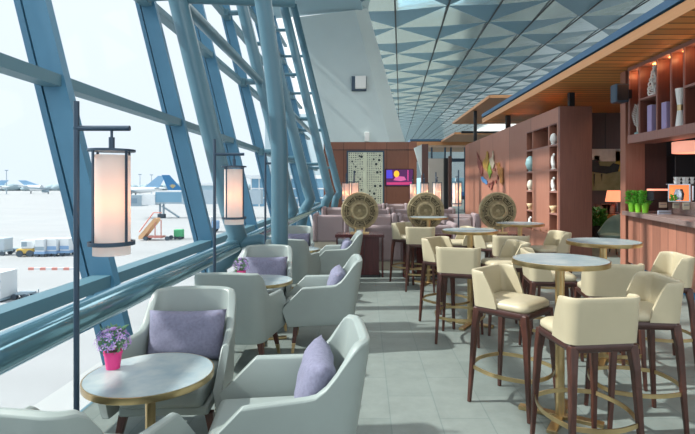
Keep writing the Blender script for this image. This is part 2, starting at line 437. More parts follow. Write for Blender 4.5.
post(475.3, 20.2, 3.3, 4.6, .06, 'tall black post rising from the partition to the stepped canopy')
b = MB(); b.box(4.8, 9, 24.8, 25, 4.2, 4.3); tag(b.build('steel_beam', black), 'thin black beam under the stepped wood canopy', 'beam')

# ------------------------------------------------------------------ long wooden partition with shelving
PX = 4.25
r = empty('shelving_partition', (PX, 10.9, 0)); tag(r, 'long pinkish wood partition with display niches behind the bar tables', 'partition')
def pbox(nm, y0, y1, z0, z1, x0=0, x1=.7, m=part_wood):
    b = MB(); b.box(x0, x1, y0-10.9, y1-10.9, z0, z1); return b.build(nm, m, r)
pbox('end_panel', 10.9, 11.0, 0, 3.3, 0, .7, part_end)
pbox('front_post', 11.0, 11.07, 0, 3.3, 0, .7)
pbox('top_rail', 11.07, 13.15, 2.97, 3.3)
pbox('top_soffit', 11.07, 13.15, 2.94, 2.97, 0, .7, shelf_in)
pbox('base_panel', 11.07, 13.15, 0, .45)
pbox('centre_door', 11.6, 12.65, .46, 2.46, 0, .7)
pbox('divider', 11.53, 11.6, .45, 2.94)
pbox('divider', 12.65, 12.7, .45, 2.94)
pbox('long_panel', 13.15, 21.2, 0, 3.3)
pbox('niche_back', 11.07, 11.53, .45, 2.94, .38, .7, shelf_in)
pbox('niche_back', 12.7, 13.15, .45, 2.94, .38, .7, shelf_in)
for z in (2.46, 1.90, 1.41, .91): pbox('shelf', 11.07, 11.53, z, z+.04, .0, .38, shelf_wood); pbox('shelf', 12.7, 13.15, z, z+.04, 0, .38, shelf_wood)
pbox('shelf', 11.6, 12.65, 2.46, 2.50, 0, .7, shelf_wood)
b = MB(); b.box(-.01, 0, .78, .83, .52, .54); b.lathe([(.02, 0), (.02, .02)], 10, Matrix.Translation((-.012, 1.2, .5)) @ Matrix.Rotation(PI/2, 4, 'Y')); b.build('door_knob', brass, r)

def figurine(name, loc, h, label, kind=0, m=white_c):
    root = empty(name, loc); tag(root, label, 'ornament')
    b = MB(); b.lathe([(.055, 0), (.06, .02), (.03, .03)], 16); b.build('base', m, root, smooth='auto')
    b = MB()
    if kind == 0:   # bird-like form with raised head
        b.tube([(0, 0, .02), (0, .02, h*.3), (.0, .05, h*.5), (0, .02, h*.72), (0, -.03, h*.86), (0, -.08, h*.84)], [.03, .05, .045, .022, .03, .008], 12)
        b.build('body', m, root, smooth=True)
        b = MB(); b.tube([(0, .04, h*.45), (0, .11, h*.6), (0, .12, h*.8)], [.035, .02, .005], 8); b.build('wing', m, root, smooth=True)
    elif kind == 1:  # sphere
        b.lathe([(.01, .02), (h*.22, h*.18), (h*.32, h*.5), (h*.24, h*.85), (.03, h), (.0, h)], 20); b.build('body', m, root, smooth=True)
    elif kind == 2:  # bowl
        b.lathe([(.04, .02), (h*.4, h*.5), (h*.62, h), (h*.56, h), (h*.34, h*.5), (.0, .06)], 20); b.build('body', m, root, smooth=True)
    return root
tan = mat('sand_ceramic', '#d2b58e', .5); teal_c = mat('pale_teal_ceramic', '#9cc3c6', .4)
YR, YL = 11.40, 13.0
figurine('bird_figurine', (PX+.05, YR, 1.94), .40, 'tall white bird figurine on the upper right shelf of the partition')
figurine('bird_figurine', (PX+.05, YR, 1.45), .34, 'white curled figurine on the middle right shelf of the partition')
figurine('display_bowl', (PX+.05, YR, .95), .16, 'sand-coloured bowl on the lower right shelf of the partition', 2, tan)
figurine('white_vase', (PX+.05, YR, 2.5), .26, 'white ornament on the topmost right shelf of the partition', 1)
figurine('egg_ornament', (PX+.05, YL, 1.94), .40, 'pale teal egg ornament on the upper left shelf of the partition', 1, teal_c)
figurine('shell_ornament', (PX+.05, YL, 1.45), .27, 'round cream shell ornament on the middle left shelf of the partition', 1, mat('cream_ceramic', '#ddd5c2', .5))
figurine('display_bowl', (PX+.05, YL, .95), .16, 'tan bowl on the lower left shelf of the partition', 2, tan)
figurine('bird_figurine', (PX+.05, YL, .49), .30, 'small white figurine on the lowest left shelf of the partition')
b = MB(); b.box(0, .3, 0, .02, 0, .33); o = b.build('white_card', white_c, loc=(PX+.15, 11.95, 2.505)); tag(o, 'white upright card in the open top niche of the partition', 'card')

# wall art
def art_pt(x, y):
    px, py = 460+x/8.67, 140+y/8.67
    Y = PX*F/(px-VX); return (Y, EYE+(VY-py)*Y/F)
r = empty('wall_art', (PX-.02, 17, 1.8)); tag(r, 'colourful map-like wall art of loose shapes on the wood partition', 'artwork')
def art(poly, m, nm, d=.014):
    rj = random.Random(len(poly)*31+int(poly[0][0])); fine = []
    for i, p in enumerate(poly):
        q = poly[(i+1) % len(poly)]; n = 4 if len(poly) > 4 else 1
        for k in range(n):
            t = k/n; j = 4 if n > 1 else 0
            fine.append((p[0]+(q[0]-p[0])*t+rj.uniform(-j, j), p[1]+(q[1]-p[1])*t+rj.uniform(-j, j)*1.5))
    b = MB(); pts = [art_pt(*q) for q in fine]
    b.prism([(0, y-17, z-1.8) for y, z in pts], (-d, 0, 0)); b.build(nm, m, r)
mb = mat('art_brown', '#7c4038', .7, var=.3, scale=6); my = mat('art_yellow', '#9c7a30', .7, var=.3, scale=6)
mg = mat('art_green', '#7f9c3c', .7, var=.2, scale=6); mgr = mat('art_grey', '#a79a86', .7, var=.3, scale=6)
mbl = mat('art_blue', '#4a78a8', .7, var=.2, scale=6); mo = mat('art_ochre', '#96642e', .7, var=.4, scale=9)
art([(148, 105), (162, 120), (172, 165), (190, 190), (196, 225), (204, 250), (200, 300), (192, 318), (182, 290), (170, 250), (160, 205), (156, 150)], mb, 'brown_shape')
art([(240, 100), (250, 108), (252, 150), (256, 190), (246, 240), (243, 282), (230, 262), (212, 246), (204, 210), (206, 178), (222, 168), (230, 140)], my, 'yellow_shape')
art([(262, 190), (272, 235), (281, 285), (270, 300), (264, 334), (256, 300), (246, 282), (252, 240)], mg, 'green_shape')
art([(294, 92), (300, 130), (299, 170), (305, 200), (292, 250), (282, 240), (270, 195), (262, 165), (286, 150)], mgr, 'grey_shape', .025)
art([(316, 192), (332, 205), (345, 190), (352, 225), (378, 245), (382, 330), (380, 396), (368, 375), (352, 370), (352, 330), (338, 285), (328, 245)], mo, 'ochre_shape')
art([(194, 318), (212, 325), (236, 345), (246, 376), (232, 388), (212, 370), (196, 352), (188, 336)], mbl, 'blue_shape')
for q in ([(244, 372), (300, 365), (298, 378), (246, 386)], [(290, 350), (300, 352), (280, 432), (270, 432)], [(312, 345), (320, 345), (322, 372), (312, 372)],
          [(330, 305), (338, 305), (338, 340), (328, 342)], [(250, 385), (262, 395), (262, 412), (252, 405)], [(298, 245), (312, 245), (314, 268), (300, 266)]):
    art(q, mb, 'brown_fragment')

# ------------------------------------------------------------------ room beyond the gap
b = MB(); b.box(5.4, 12, 15.0, 15.2, 0, 3.9); tag(b.build('wall_right_back', dark_wood), kind='structure')
r = empty('painting', (7.2, 14.93, 2.05)); tag(r, 'large abstract painting in dark, white and olive on the far wall', 'painting')
b = MB(); b.box(-.9, .75, 0, .068, -.62, .62); b.build('canvas', mat('canvas_olive', '#6f6c45', .8, var=.35, scale=3, col2='#8d8a68'), r)
def pa(x0, x1, z0, z1, m, nm):
    b = MB(); b.box(x0, x1, -.012, 0, z0, z1); b.build(nm, m, r)
pa(-.9, .75, .25, .62, mat('paint_white', '#c9c2bb', .8, var=.1), 'white_field')
dk = mat('paint_dark', '#23262a', .8, var=.3)
b = MB(); b.prism([(-.5, -.02, -.05), (-.45, -.02, .3), (-.25, -.02, .3), (-.2, -.02, .12), (.1, -.02, .1), (.2, -.02, .2), (.4, -.02, .15), (.35, -.02, -.05), (.0, -.02, -.12)], (0, .01, 0)); b.build('dark_shape', dk, r)
pa(-.36, -.20, .2, .42, mat('paint_olive', '#5f6a2c', .8), 'olive_stroke'); pa(.28, .42, -.05, .55, mat('paint_gold', '#a68a32', .8), 'gold_stroke')
b = MB(); b.prism([(-.38, -.02, -.12), (-.34, -.02, -.12), (-.35, -.02, -.5)], (0, .01, 0)); b.prism([(-.16, -.02, -.12), (-.12, -.02, -.12), (-.13, -.02, -.35)], (0, .01, 0)); b.build('paint_drip', dk, r)
b = MB(); b.prism([(-.9, -.02, .0), (-.9, -.02, .28), (-.62, -.02, .22), (-.55, -.02, -.02), (-.75, -.02, -.25)], (0, .01, 0)); b.build('dark_shape', dk, r)
# console table with lamp, frames and plant
def px(x, Y): return (x-VX)*Y/F
r = empty('console_table', (px(606, 13.6), 13.6, 0)); tag(r, 'orange-brown wooden console table below the painting', 'table')
ow = wood('orange_wood', '#a86a34', '#bb7a3e')
b = MB(); b.box(-.55, .9, -.25, .25, .62, .80); b.build('tabletop', ow, r, bevel=.01)
for x in (-.5, .82): b = MB(); b.box(x, x+.06, -.2, .2, 0, .62); b.build('leg', walnut, r)
r = empty('table_lamp', (px(616, 13.6), 13.6, .80)); tag(r, 'table lamp with glowing peach drum shade on the console', 'lamp')
b = MB(); b.lathe([(.09, 0), (.09, .03), (.03, .05), (.05, .2), (.02, .35)], 16); b.build('base', iron, r, smooth='auto')
b = MB(); b.lathe([(.27, .34), (.22, .64), (.21, .64), (.26, .34)], 28); b.build('lamp_shade', emis('peach_shade', '#ff9a72', .85, '#f0b090'), r, smooth='auto')
for i, (xx, w) in enumerate(((601.8, .15), (606.5, .12), (610.5, .12))):
    r = empty('photo_frame', (px(xx, 13.45), 13.45, .80)); tag(r, ['left', 'middle', 'right'][i] + 'most of three small frames leaning on the orange console' if i != 1 else 'middle of three small frames leaning on the orange console', 'frame')
    b = MB(); b.box(-w, w, 0, .03, 0, .26+.03*(i == 1)); b.build('border', mat('frame_brown', '#8a5a4a', .6), r)
    b = MB(); b.box(-w+.03, w-.03, -.005, 0, .03, .22); b.build('picture', mat('frame_print', '#b08a78', .7, var=.2, scale=20), r)
def foliage(mb, n, R, H, z0, s, rnd, up=.5):
    for _ in range(n):
        a = rnd.uniform(0, 2*PI); rr = R*math.sqrt(rnd.random()); z = z0+H*rnd.random()
        k = 1-.45*abs((z-z0)/H-.4)
        c = Vector((rr*k*math.cos(a), rr*k*math.sin(a), z))
        d = Vector((math.cos(a)*rnd.uniform(.3, 1), math.sin(a)*rnd.uniform(.3, 1), rnd.uniform(0, 1)*up*2)).normalized()
        sd = d.cross(Vector((rnd.uniform(-1, 1), rnd.uniform(-1, 1), rnd.uniform(-.3, 1)))).normalized()
        L = s*rnd.uniform(.7, 1.3)
        nrm = d.cross(sd)*L*.15
        mb.add([c-d*L*.5, c+sd*L*.3+nrm, c+d*L*.6, c-sd*L*.3+nrm], [(0, 1, 2, 3)])
rnd = random.Random(5)
r = empty('potted_plant', (px(597.5, 12.9), 12.9, 0)); tag(r, 'dark green leafy plant in a tall black pot near the console', 'plant')
b = MB(); b.lathe([(.14, 0), (.18, .55), (.15, .55), (.14, .45)], 18); b.build('pot', black, r, smooth='auto')
b = MB(); foliage(b, 160, .26, .5, .5, .14, rnd); b.build('foliage', leaf, r)

# ------------------------------------------------------------------ bar
r = empty('bar_counter', (5.0, 9.5, 0), math.atan2(-.98, -.2)); tag(r, 'reddish wood bar counter with speckled granite top', 'bar')
granite = mat('speckled_granite', '#5d4b47', .3, col2='#a28c86', scale=55, spec=.6)
b = MB(); b.box(.0, 6.0, 0, .7, .12, 1.01); b.build('front_panelling', bar_wood, r)
b = MB(); b.box(.02, 6.0, .04, .66, 0, .12); b.build('kickboard', mat('blue_kickboard', '#2b6a94', .5), r)
b = MB(); b.box(0, 6.0, -.11, .80, 1.01, 1.09); b.build('countertop', granite, r, bevel=.008)
b = MB(); b.box(.75, 6.0, .42, .80, 1.09, 1.31); b.build('raised_ledge', granite, r, bevel=.008)
barM = r.matrix_basis.copy()
barM = Matrix.Translation((5.0, 9.5, 0)) @ Matrix.Rotation(math.atan2(-.98, -.2), 4, 'Z')
def barloc(x, y, z): return barM @ Vector((x, y, z))
barrz = math.atan2(-.98, -.2)
# end wall / column
b = MB(); b.box(4.98, 5.35, 9.56, 9.75, 0, 3.76); tag(b.build('bar_end_column', part_wood), 'square wood column at the end of the bar', 'column')
b = MB(); b.box(5.36, 5.80, 9.62, 9.72, 0, 3.7); tag(b.build('wall_bar_end', dark_wood), kind='structure')
b = MB(); b.box(5.80, 10, 9.8, 9.95, 0, 3.7); tag(b.build('wall_bar_back', mat('bar_black_wall', '#20252b', .5)), kind='structure')
b = MB(); b.box(7.4, 7.6, 3, 9.9, 0, 3.7); tag(b.build('wall_bar_right', dark_wood), kind='structure')
# hanging shelf unit
SX = 4.9
r = empty('hanging_shelf', (SX, 5.5, 2.35)); tag(r, 'hanging wood shelf unit of open compartments above the bar', 'shelf')
def sb(nm, y0, y1, z0, z1, x0=0, x1=.42, m=shelf_wood):
    b = MB(); b.box(x0, x1, y0-5.5, y1-5.5, z0-2.35, z1-2.35); return b.build(nm, m, r)
sb('bottom_board', 5.0, 9.33, 2.35, 2.50, 0, .5); sb('top_board', 5.0, 9.33, 3.69, 3.755, 0, .5)
dv = [9.30, 8.96, 8.42, 8.03, 7.70, 7.2, 6.7, 6.2, 5.6, 5.03]
for y in dv:
    sb('divider_edge', y-.03, y, 2.50, 3.69, 0, .02, shelf_wood)
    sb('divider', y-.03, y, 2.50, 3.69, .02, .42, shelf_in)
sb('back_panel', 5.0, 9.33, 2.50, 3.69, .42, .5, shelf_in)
def shelf_bd(ya, yb, z): sb('shelf_board', yb, ya-.03, z, z+.035, 0, .42)
shelf_bd(8.96, 8.42, 3.08); shelf_bd(7.70, 7.2, 3.06); shelf_bd(7.2, 6.7, 3.2); shelf_bd(6.2, 5.6, 3.0)
for i in range(len(dv)-1):
    yc = (dv[i]+dv[i+1])/2-.015
    b = MB(); b.box(.12, .2, yc-.05-5.5, yc+.05-5.5, 3.675-2.35, 3.69-2.35); b.build('downlight', emis('warm_led', '#ff9a50', 8), r)
def spot(loc, energy, col, size=.05, ang=100, blend=.8, tgt=(0, 0, -1)):
    l = bpy.data.lights.new('lamp_light', 'SPOT'); l.energy = energy; l.color = col; l.shadow_soft_size = size; l.spot_size = math.radians(ang); l.spot_blend = blend
    o = bpy.data.objects.new('lamp_light', l); COL.objects.link(o); o.location = loc
    o.rotation_euler = Vector(tgt).to_track_quat('-Z', 'Y').to_euler(); return o
def point(loc, energy, col, size=.05):
    l = bpy.data.lights.new('lamp_light', 'POINT'); l.energy = energy; l.color = col; l.shadow_soft_size = size
    o = bpy.data.objects.new('lamp_light', l); COL.objects.link(o); o.location = loc; return o
for i in range(len(dv)-1):
    point((SX+.14, (dv[i]+dv[i+1])/2, 3.6), 1.2, (1, .45, .2), .03)
# items on hanging shelf
r = empty('lace_sculpture', (SX+.10, 8.63, 3.117)); tag(r, 'white openwork peaked sculpture on the hanging shelf', 'ornament')
b = MB(); b.lathe([(.10, 0), (.10, .02), (.05, .04)], 16); b.build('base', white_c, r, smooth='auto')
b = MB(); rr_ = random.Random(3)
for k in range(11):
    t = k/10; R_ = .085*(1-t)**.8+.012
    for j in range(3):
        a = k*.9+j*2.1
        c = Vector((R_*.55*math.cos(a), R_*.55*math.sin(a), .07+.42*t)); rr2 = R_*.55+.012
        ring = [c+Vector((rr2*math.cos(q*PI/5)*math.cos(a), rr2*math.cos(q*PI/5)*math.sin(a), rr2*math.sin(q*PI/5))) for q in range(10)]
        b.tube(ring, .013, 6, closed=True)
b.tube([(0, 0, .02), (0, 0, .54)], .016, 8); b.build('openwork', white_c, r, smooth=True)
r = empty('fern_ornament', (SX+.07, 9.12, 2.50)); tag(r, 'white feathery coral ornament in the leftmost hanging compartment', 'ornament')
b = MB(); b.lathe([(.05, 0), (.05, .03), (.015, .05)], 14); b.build('base', teal_c, r, smooth='auto')
b = MB(); b.tube([(0, 0, .04), (-.01, 0, .3), (.01, 0, .56)], [.014, .012, .004], 8)
for k in range(10):
    z = .14+.04*k; L_ = .11*(1-abs(k-4)/9)
    for sx in (-1, 1): b.tube([(0, 0, z), (sx*L_, 0, z+.05)], [.012, .006], 6)
b.build('frond', white_c, r, smooth=True)
r = empty('hourglass_vase', (SX+.09, 7.91, 2.50)); tag(r, 'tall white hourglass vase with a gold band on the hanging shelf', 'vase')
b = MB(); b.lathe([(.072, 0), (.045, .26), (.045, .33), (.075, .60), (.065, .60), (.035, .33), (.03, .1)], 24); b.build('body', white_c, r, smooth='auto')
b = MB(); b.lathe([(.049, .25), (.049, .34), (.046, .34), (.046, .25)], 24); b.build('band', brass, r, smooth='auto')
for (y, h, lab) in ((8.62, .46, 'lilac book standing in the second hanging compartment'), (8.2, .44, 'lilac book standing in the third hanging compartment')):
    r = empty('standing_book', (SX+.03, y, 2.50)); tag(r, lab, 'book')
    b = MB(); b.box(.0, .10, -.015, .12, 0, h); b.build('cover', mat('lilac_cover', '#a99ac4', .6), r, bevel=.005)
    b = MB(); b.box(.005, .095, -.005, .11, .01, h+.002); b.build('pages', white_c, r)
# speaker on column
r = empty('wall_speaker', (4.79, 9.2, 3.25)); tag(r, 'black speaker bracketed to the left end of the hanging shelf', 'speaker')
b = MB(); b.box(-.22, .02, -.1, .12, -.16, .18); b.build('cabinet', iron, r, bevel=.02)
b = MB(); b.box(-.20, -.0, -.108, -.1, -.13, .15); b.build('grille', black, r)
b = MB(); b.box(.02, .11, -.03, .03, -.08, .08); b.build('bracket', black, r)
# bar things
def bar_item(name, x, y, z, label, cat): r = empty(name, barloc(x, y, z), barrz); tag(r, label, cat); return r
for i, (pxx, Yp) in enumerate(((631.8, 9.1), (638.3, 8.95), (645.3, 8.75))):
    Xp = px(pxx, Yp)
    r = empty('herb_pot', (Xp, Yp, 1.092)); tag(r, ['leftmost of the three lime pots of green herbs on the bar', 'middle of the three lime pots of green herbs on the bar', 'rightmost of the three lime pots of green herbs on the bar'][i], 'plant', 'herb pots on the bar')
    b = MB(); b.lathe([(.045, 0), (.062, .15), (.066, .15), (.066, .165), (.055, .165), (.05, .14)], 20); b.build('pot', green_pot, r, smooth='auto')
    b = MB(); b.lathe([(.0, .14), (.052, .14), (.0, .15)], 16); b.build('soil', soil, r)
    b = MB(); foliage(b, 230, .11, .24, .14, .05, random.Random(20+i)); b.build('foliage', leaf_lt, r)
r = empty('toaster', (px(660, 8.55), 8.55, 1.31)); tag(r, 'black box with a glowing salmon top strip on the bar ledge', 'appliance')
b = MB(); b.box(-.17, .17, -.1, .1, 0, .17); b.build('body', black, r, bevel=.01)
b = MB(); b.box(-.17, .17, -.1, .1, .17, .20); b.build('light_strip', emis('salmon_light', '#ff9c80', .9), r)
r = empty('display_case', (px(679, 8.0), 8.0, 1.31), -.55); tag(r, 'small chrome-framed case lit orange on the bar ledge', 'case')
chrome = mat('chrome_frame', '#c8ccd2', .2, .9)
b = MB(); b.box(-.14, .14, .12, .14, 0, .27); b.build('back_panel', emis('case_glow', '#ff8a50', .7), r)
for qx, qy in ((-.15, -.14), (.135, -.14), (-.15, .105), (.135, .105)): b = MB(); b.box(qx, qx+.015, qy, qy+.015, 0, .28); b.build('frame_post', chrome, r)
b = MB(); b.box(-.135, .135, -.14, .14, .265, .28); b.build('frame_top', chrome, r)
b = MB(); b.box(-.135, .135, -.14, .12, 0, .012); b.build('frame_bottom', chrome, r)
b = MB(); foliage(b, 40, .05, .1, .01, .05, random.Random(9)); b.v = [(x-.08, y-.06, z) for x, y, z in b.v]; b.build('garnish', leaf_lt, r)
b = MB(); b.lathe([(.06, .02), (.075, .12), (.05, .2), (.045, .2), (.07, .12), (.05, .03)], 18); b.build('jar', chrome, r, smooth='auto')
r = empty('coffee_machine', (px(699, 8.0), 8.0, 1.31), -.35); tag(r, 'black coffee machine beside the orange-lit case on the bar ledge', 'coffee machine')
b = MB(); b.box(-.13, .42, -.14, .14, 0, .27); b.build('body', black, r, bevel=.01)
b = MB(); b.box(-.13, -.11, -.15, -.14, .02, .25); b.build('trim_strip', chrome, r)
b = MB(); b.box(-.08, .12, -.155, -.145, .10, .2); b.build('control_panel', iron, r)
r = empty('black_cabinet', (6.08, 9.45, 0)); tag(r, 'tall black cabinet behind the bar under the copper band', 'cabinet')
b = MB(); b.box(-.22, .9, 0, .3, 0, 2.14); b.build('body', mat('cabinet_black', '#1d2126', .35), r, bevel=.01)
b = MB(); b.box(.33, .34, -.01, 0, .2, 2.1); b.build('door_gap', groove_m, r)
r = empty('pendant_drum', (px(696, 8.6), 8.6, 2.13)); tag(r, 'wide salmon drum lamp shade hanging under the shelf unit', 'lamp')
b = MB(); b.lathe([(.36, 0), (.36, .19), (.34, .19), (.34, 0)], 36); b.build('lamp_shade', emis('salmon_shade', '#f0a088', .55, '#e8b8a4'), r, smooth='auto')
b = MB(); b.tube([(0, 0, .1), (0, 0, .22)], .012, 8); b.build('stem', iron, r)
# cups
cup_n = 0
b = MB(); b.lathe([(.018, 0), (.034, .05), (.037, .055), (.033, .055), (.016, .006)], 14); cup0 = b.build('coffee_cup', white_c, smooth='auto')
spots = [(px(676.5+4.1*i, 8.0), 8.02+.03*(i % 2), 1.592+.055*j) for j in range(2) for i in range(5)]
cols = ['first', 'second', 'third', 'fourth', 'fifth']
for n, s in enumerate(spots):
    o = cup0 if n == 0 else cup0.copy()
    if n: COL.objects.link(o)
    o.location = s
    tag(o, '%s white cup from the left in the %s row above the lit case' % (cols[n % 5], 'upper' if n >= 5 else 'lower'), 'cup', 'white cups stacked above the bar ledge')
b = MB(); b.box(0, 1.2, -.14, .14, 0, .008); o = b.build('cup_tray', chrome, loc=(px(671, 8.0), 8.0, 1.584)); tag(o, 'thin metal tray under the white cups', 'tray')
# menu cards on the bar
for i, (pxx, pyy, Yp, w, h, lab) in enumerate(((664.5, 213, 8.3, .22, .09, 'long pale acrylic menu holder leaning on the bar top'), (663, 205, 8.5, .13, .09, 'small cream card on the granite ledge left of the case'),
                                              (676, 205.5, 8.0, .10, .09, 'cream card on the granite ledge below the case'), (686, 206, 7.8, .10, .11, 'cream card on the granite ledge right of the case'))):
    c = at(pxx, pyy, Yp)
    r = empty('menu_card', (c.x, c.y-.0, c.z-h/2)); tag(r, lab, 'card')
    b = MB(); b.box(-w/2, w/2, -.008, .008, 0, h); b.build('sheet', mat('card_%d' % (i == 0), '#b9c6d6' if i == 0 else '#c9c3ae', .4), r)
    b = MB(); b.box(-w/2+.012, w/2-.012, -.010, -.008, h*.55, h*.7); b.build('printed_line', mat('print_grey', '#8a8f94', .6), r)

# ------------------------------------------------------------------ bar stool
def make_stool():
    root = empty('bar_stool')
    # seat frame (rounded rectangle rim)
    def rr(hx, hy, rad, z, n=6, front=0):
        pts = []
        for cx, cy, a0 in ((hx-rad, hy-rad, 0), (-hx+rad, hy-rad, PI/2), (-hx+rad, -hy+rad, PI), (hx-rad, -hy+rad, 3*PI/2)):
            for i in range(n+1):
                a = a0+PI/2*i/n; pts.append((cx+rad*math.cos(a), cy+rad*math.sin(a), z))
        return pts
    m = MB(); m.loft([rr(.185, .195, .06, .652), rr(.198, .208, .06, .665), rr(.202, .212, .06, .685), rr(.196, .206, .06, .70)]); m.build('seat_frame', walnut_dk, root, smooth='auto')
    m = MB(); m.loft([rr(.185, .195, .055, .70), rr(.192, .202, .06, .715), rr(.190, .200, .06, .738), rr(.172, .182, .06, .755), rr(.12, .13, .05, .763)]); m.build('seat', cream, root, smooth=True)
    for sx in (-1, 1):
        for sy in (-1, 1):
            m = MB()
            rings = []
            for x, y, z, h in ((.170, .178, .69, .026), (.176, .186, .63, .024), (.182, .198, .55, .021), (.205, .232, .0, .0125)):
                rings.append([(sx*x+h*a, sy*y+h*c, z) for a, c in ((1, 1), (-1, 1), (-1, -1), (1, -1))])
            m.loft(rings); m.build('leg', walnut, root, bevel=.006)
    # brass foot ring: four bowed flat bars
    z = .26; cx_, cy_ = .194, .216
    cor = [(-cx_, -cy_), (cx_, -cy_), (cx_, cy_), (-cx_, cy_)]
    for i in range(4):
        a = Vector(cor[i]+(z,)); c = Vector(cor[(i+1) % 4]+(z,)); mid = (a+c)/2; outw = Vector((mid.x, mid.y, 0)).normalized()
        m = MB(); P = [a.lerp(c, k/10)+outw*.055*math.sin(PI*k/10) for k in range(11)]
        m.tube(P, 1, 4, flat=(.004, .013)); m.build('foot_rail', brass, root, smooth='auto')
    # wrap-around low back
    m = MB(); rings = []
    N = 60
    for i in range(N+1):
        s = -1+2*i/N; a = abs(s)
        # plan path
        if a < .45: x, y = s/.45*.150, -.195; nx, ny = 0, -1
        elif a < .66:
            q = (a-.45)/.21*PI/2; x = math.copysign(.150+.042*math.sin(q), s); y = -.195+.042*(1-math.cos(q)); nx, ny = math.copysign(math.sin(q), s), -math.cos(q)
        else:
            q = (a-.66)/.34; x = math.copysign(.192, s); y = -.153+.14*q; nx, ny = math.copysign(1, s), 0
        q = max(0, (a-.62)/.38)
        top = .955 - .006*q; th = .0155*(1-.3*q)
        def pt(z, off):
            rise = (z-.70)/.255
            lean = .028*rise
            sh = -.105*rise**1.5*max(0, (a-.66)/.34)  # front edge slants back as it rises
            return (x+nx*(off+lean*.55), y+ny*(off+lean)+sh, z)
        ring = [pt(.70, th), pt(.78, th), pt(.86, th), pt(.92, th), pt(top-.010, th), pt(top-.003, th*.75), pt(top, th*.3), pt(top, -th*.3), pt(top-.003, -th*.75), pt(top-.010, -th), pt(.92, -th), pt(.86, -th), pt(.78, -th), pt(.745, -th)]
        rings.append(ring)
    m.loft(rings); m.build('backrest', cream, root, smooth='auto')
    return root
stool0 = make_stool()
used = [False]
def place(proto, flag, loc, f, label, cat, group):
    o = copy_tree(proto) if flag[0] else proto
    flag[0] = True
    o.location = loc; o.rotation_euler = (0, 0, face(*f)); tag(o, label, cat, group); return o
G = 'cream bar stools around the high tables'
stools = [
 (1.27, 2.90, -.12, .99, 'nearest cream bar stool, its broad back squarely toward the camera'),
 (1.06, 3.58, .70, -.72, 'cream bar stool at the left of the front high table, seat toward the camera'),
 (1.96, 4.05, .15, .98, 'cream bar stool directly behind the nearest one, back to camera, right of the front table'),
 (1.78, 3.32, -1, .08, 'cream bar stool right of the nearest one, facing left to the front high table'),
 (2.58, 4.42, -1, .15, 'rightmost cream bar stool, at the frame edge before the bar front'),
 (1.72, 4.66, 1, -.12, 'cream bar stool half hidden behind the front tabletop and its brass pole'),
 (.965, 5.08, .30, .95, 'cream bar stool with back to camera, at the near left side of the second table'),
 (.94, 5.74, .72, -.69, 'cream bar stool open to the right, left of the second high table'),
 (1.36, 7.36, -1, -.1, 'cream bar stool seat seen behind the second high table by its pole'),
 (1.80, 6.98, .75, -.66, 'cream bar stool just left of the third table, behind the second tabletop'),
 (1.80, 6.25, .12, .99, 'cream bar stool with back to camera, in front of the third high table'),
 (1.50, 5.42, -1, -.1, 'cream bar stool facing left, between the second tabletop and the front tabletop'),
 (2.42, 6.6, -1, -.1, 'cream bar stool before the wood partition, just left of the fourth table'),
 (.72, 8.15, .75, -.66, 'farthest left cream bar stool, left of the small far table'),
 (.84, 7.55, .15, .99, 'cream bar stool with back to camera, in front of the small far table')]
for x, y, fx, fy, lab in stools: place(stool0, used, (x, y, 0), (fx, fy), lab, 'stool', G)

# ------------------------------------------------------------------ tables
def make_table(H, R=.31, pr=.03, name='bar_table', blen=.27):
    root = empty(name)
    m = MB(); m.lathe([(R-.006, H-.008), (R-.006, H), (0, H)], 64); m.build('tabletop', marble, root, smooth='auto')
    m = MB(); m.lathe([(R-.03, H-.032), (R, H-.032), (R+.001, H-.030), (R+.001, H-.001), (R-.005, H), (R-.007, H-.008)], 64); m.build('edge_band', brass, root, smooth='auto')
    m = MB(); m.lathe([(pr, .02), (pr, H-.032)], 24); m.build('pole', brass, root, smooth='auto')
    for k in range(2):
        m = MB(); m.box(-blen, blen, -.03, .03, 0.0+.0*k, .022+.004*k, Matrix.Rotation(PI/2*k, 4, 'Z')); m.build('base_bar', brass, root, bevel=.003)
    return root
tb = make_table(1.063)
tables = [(1.31, 3.36, 'front bar-height round table with blue-grey top, nearest the camera'),
          (1.18, 5.62, 'second bar-height round table, left of the front one, before the middle carved disc'),
          (2.06, 6.65, 'third bar-height round table, in front of the right carved disc'),
          (2.13, 4.47, 'bar-height round table nearest the bar counter'),
          (1.016, 8.0, 'small-looking far bar-height table against the middle carved disc')]
fl = [False]
for x, y, lab in tables:
    o = place(tb, fl, (x, y, 0), (0, 1), lab, 'table', 'bar-height brass tables'); o.rotation_euler.z = math.radians(58)
lt = make_table(.605, .31, .025, 'low_table', .25)
lows = [(-1.09, 2.54, 'nearest low round table with pink flower pot, front left'),
        (-1.045, 5.06, 'second low round table behind the back-turned armchair'),
        (-1.0, 7.6, 'third low round table, farthest along the windows')]
fl2 = [False]
for x, y, lab in lows:
    o = place(lt, fl2, (x, y, 0), (0, 1), lab, 'table', 'low brass-edged tables'); o.rotation_euler.z = .2

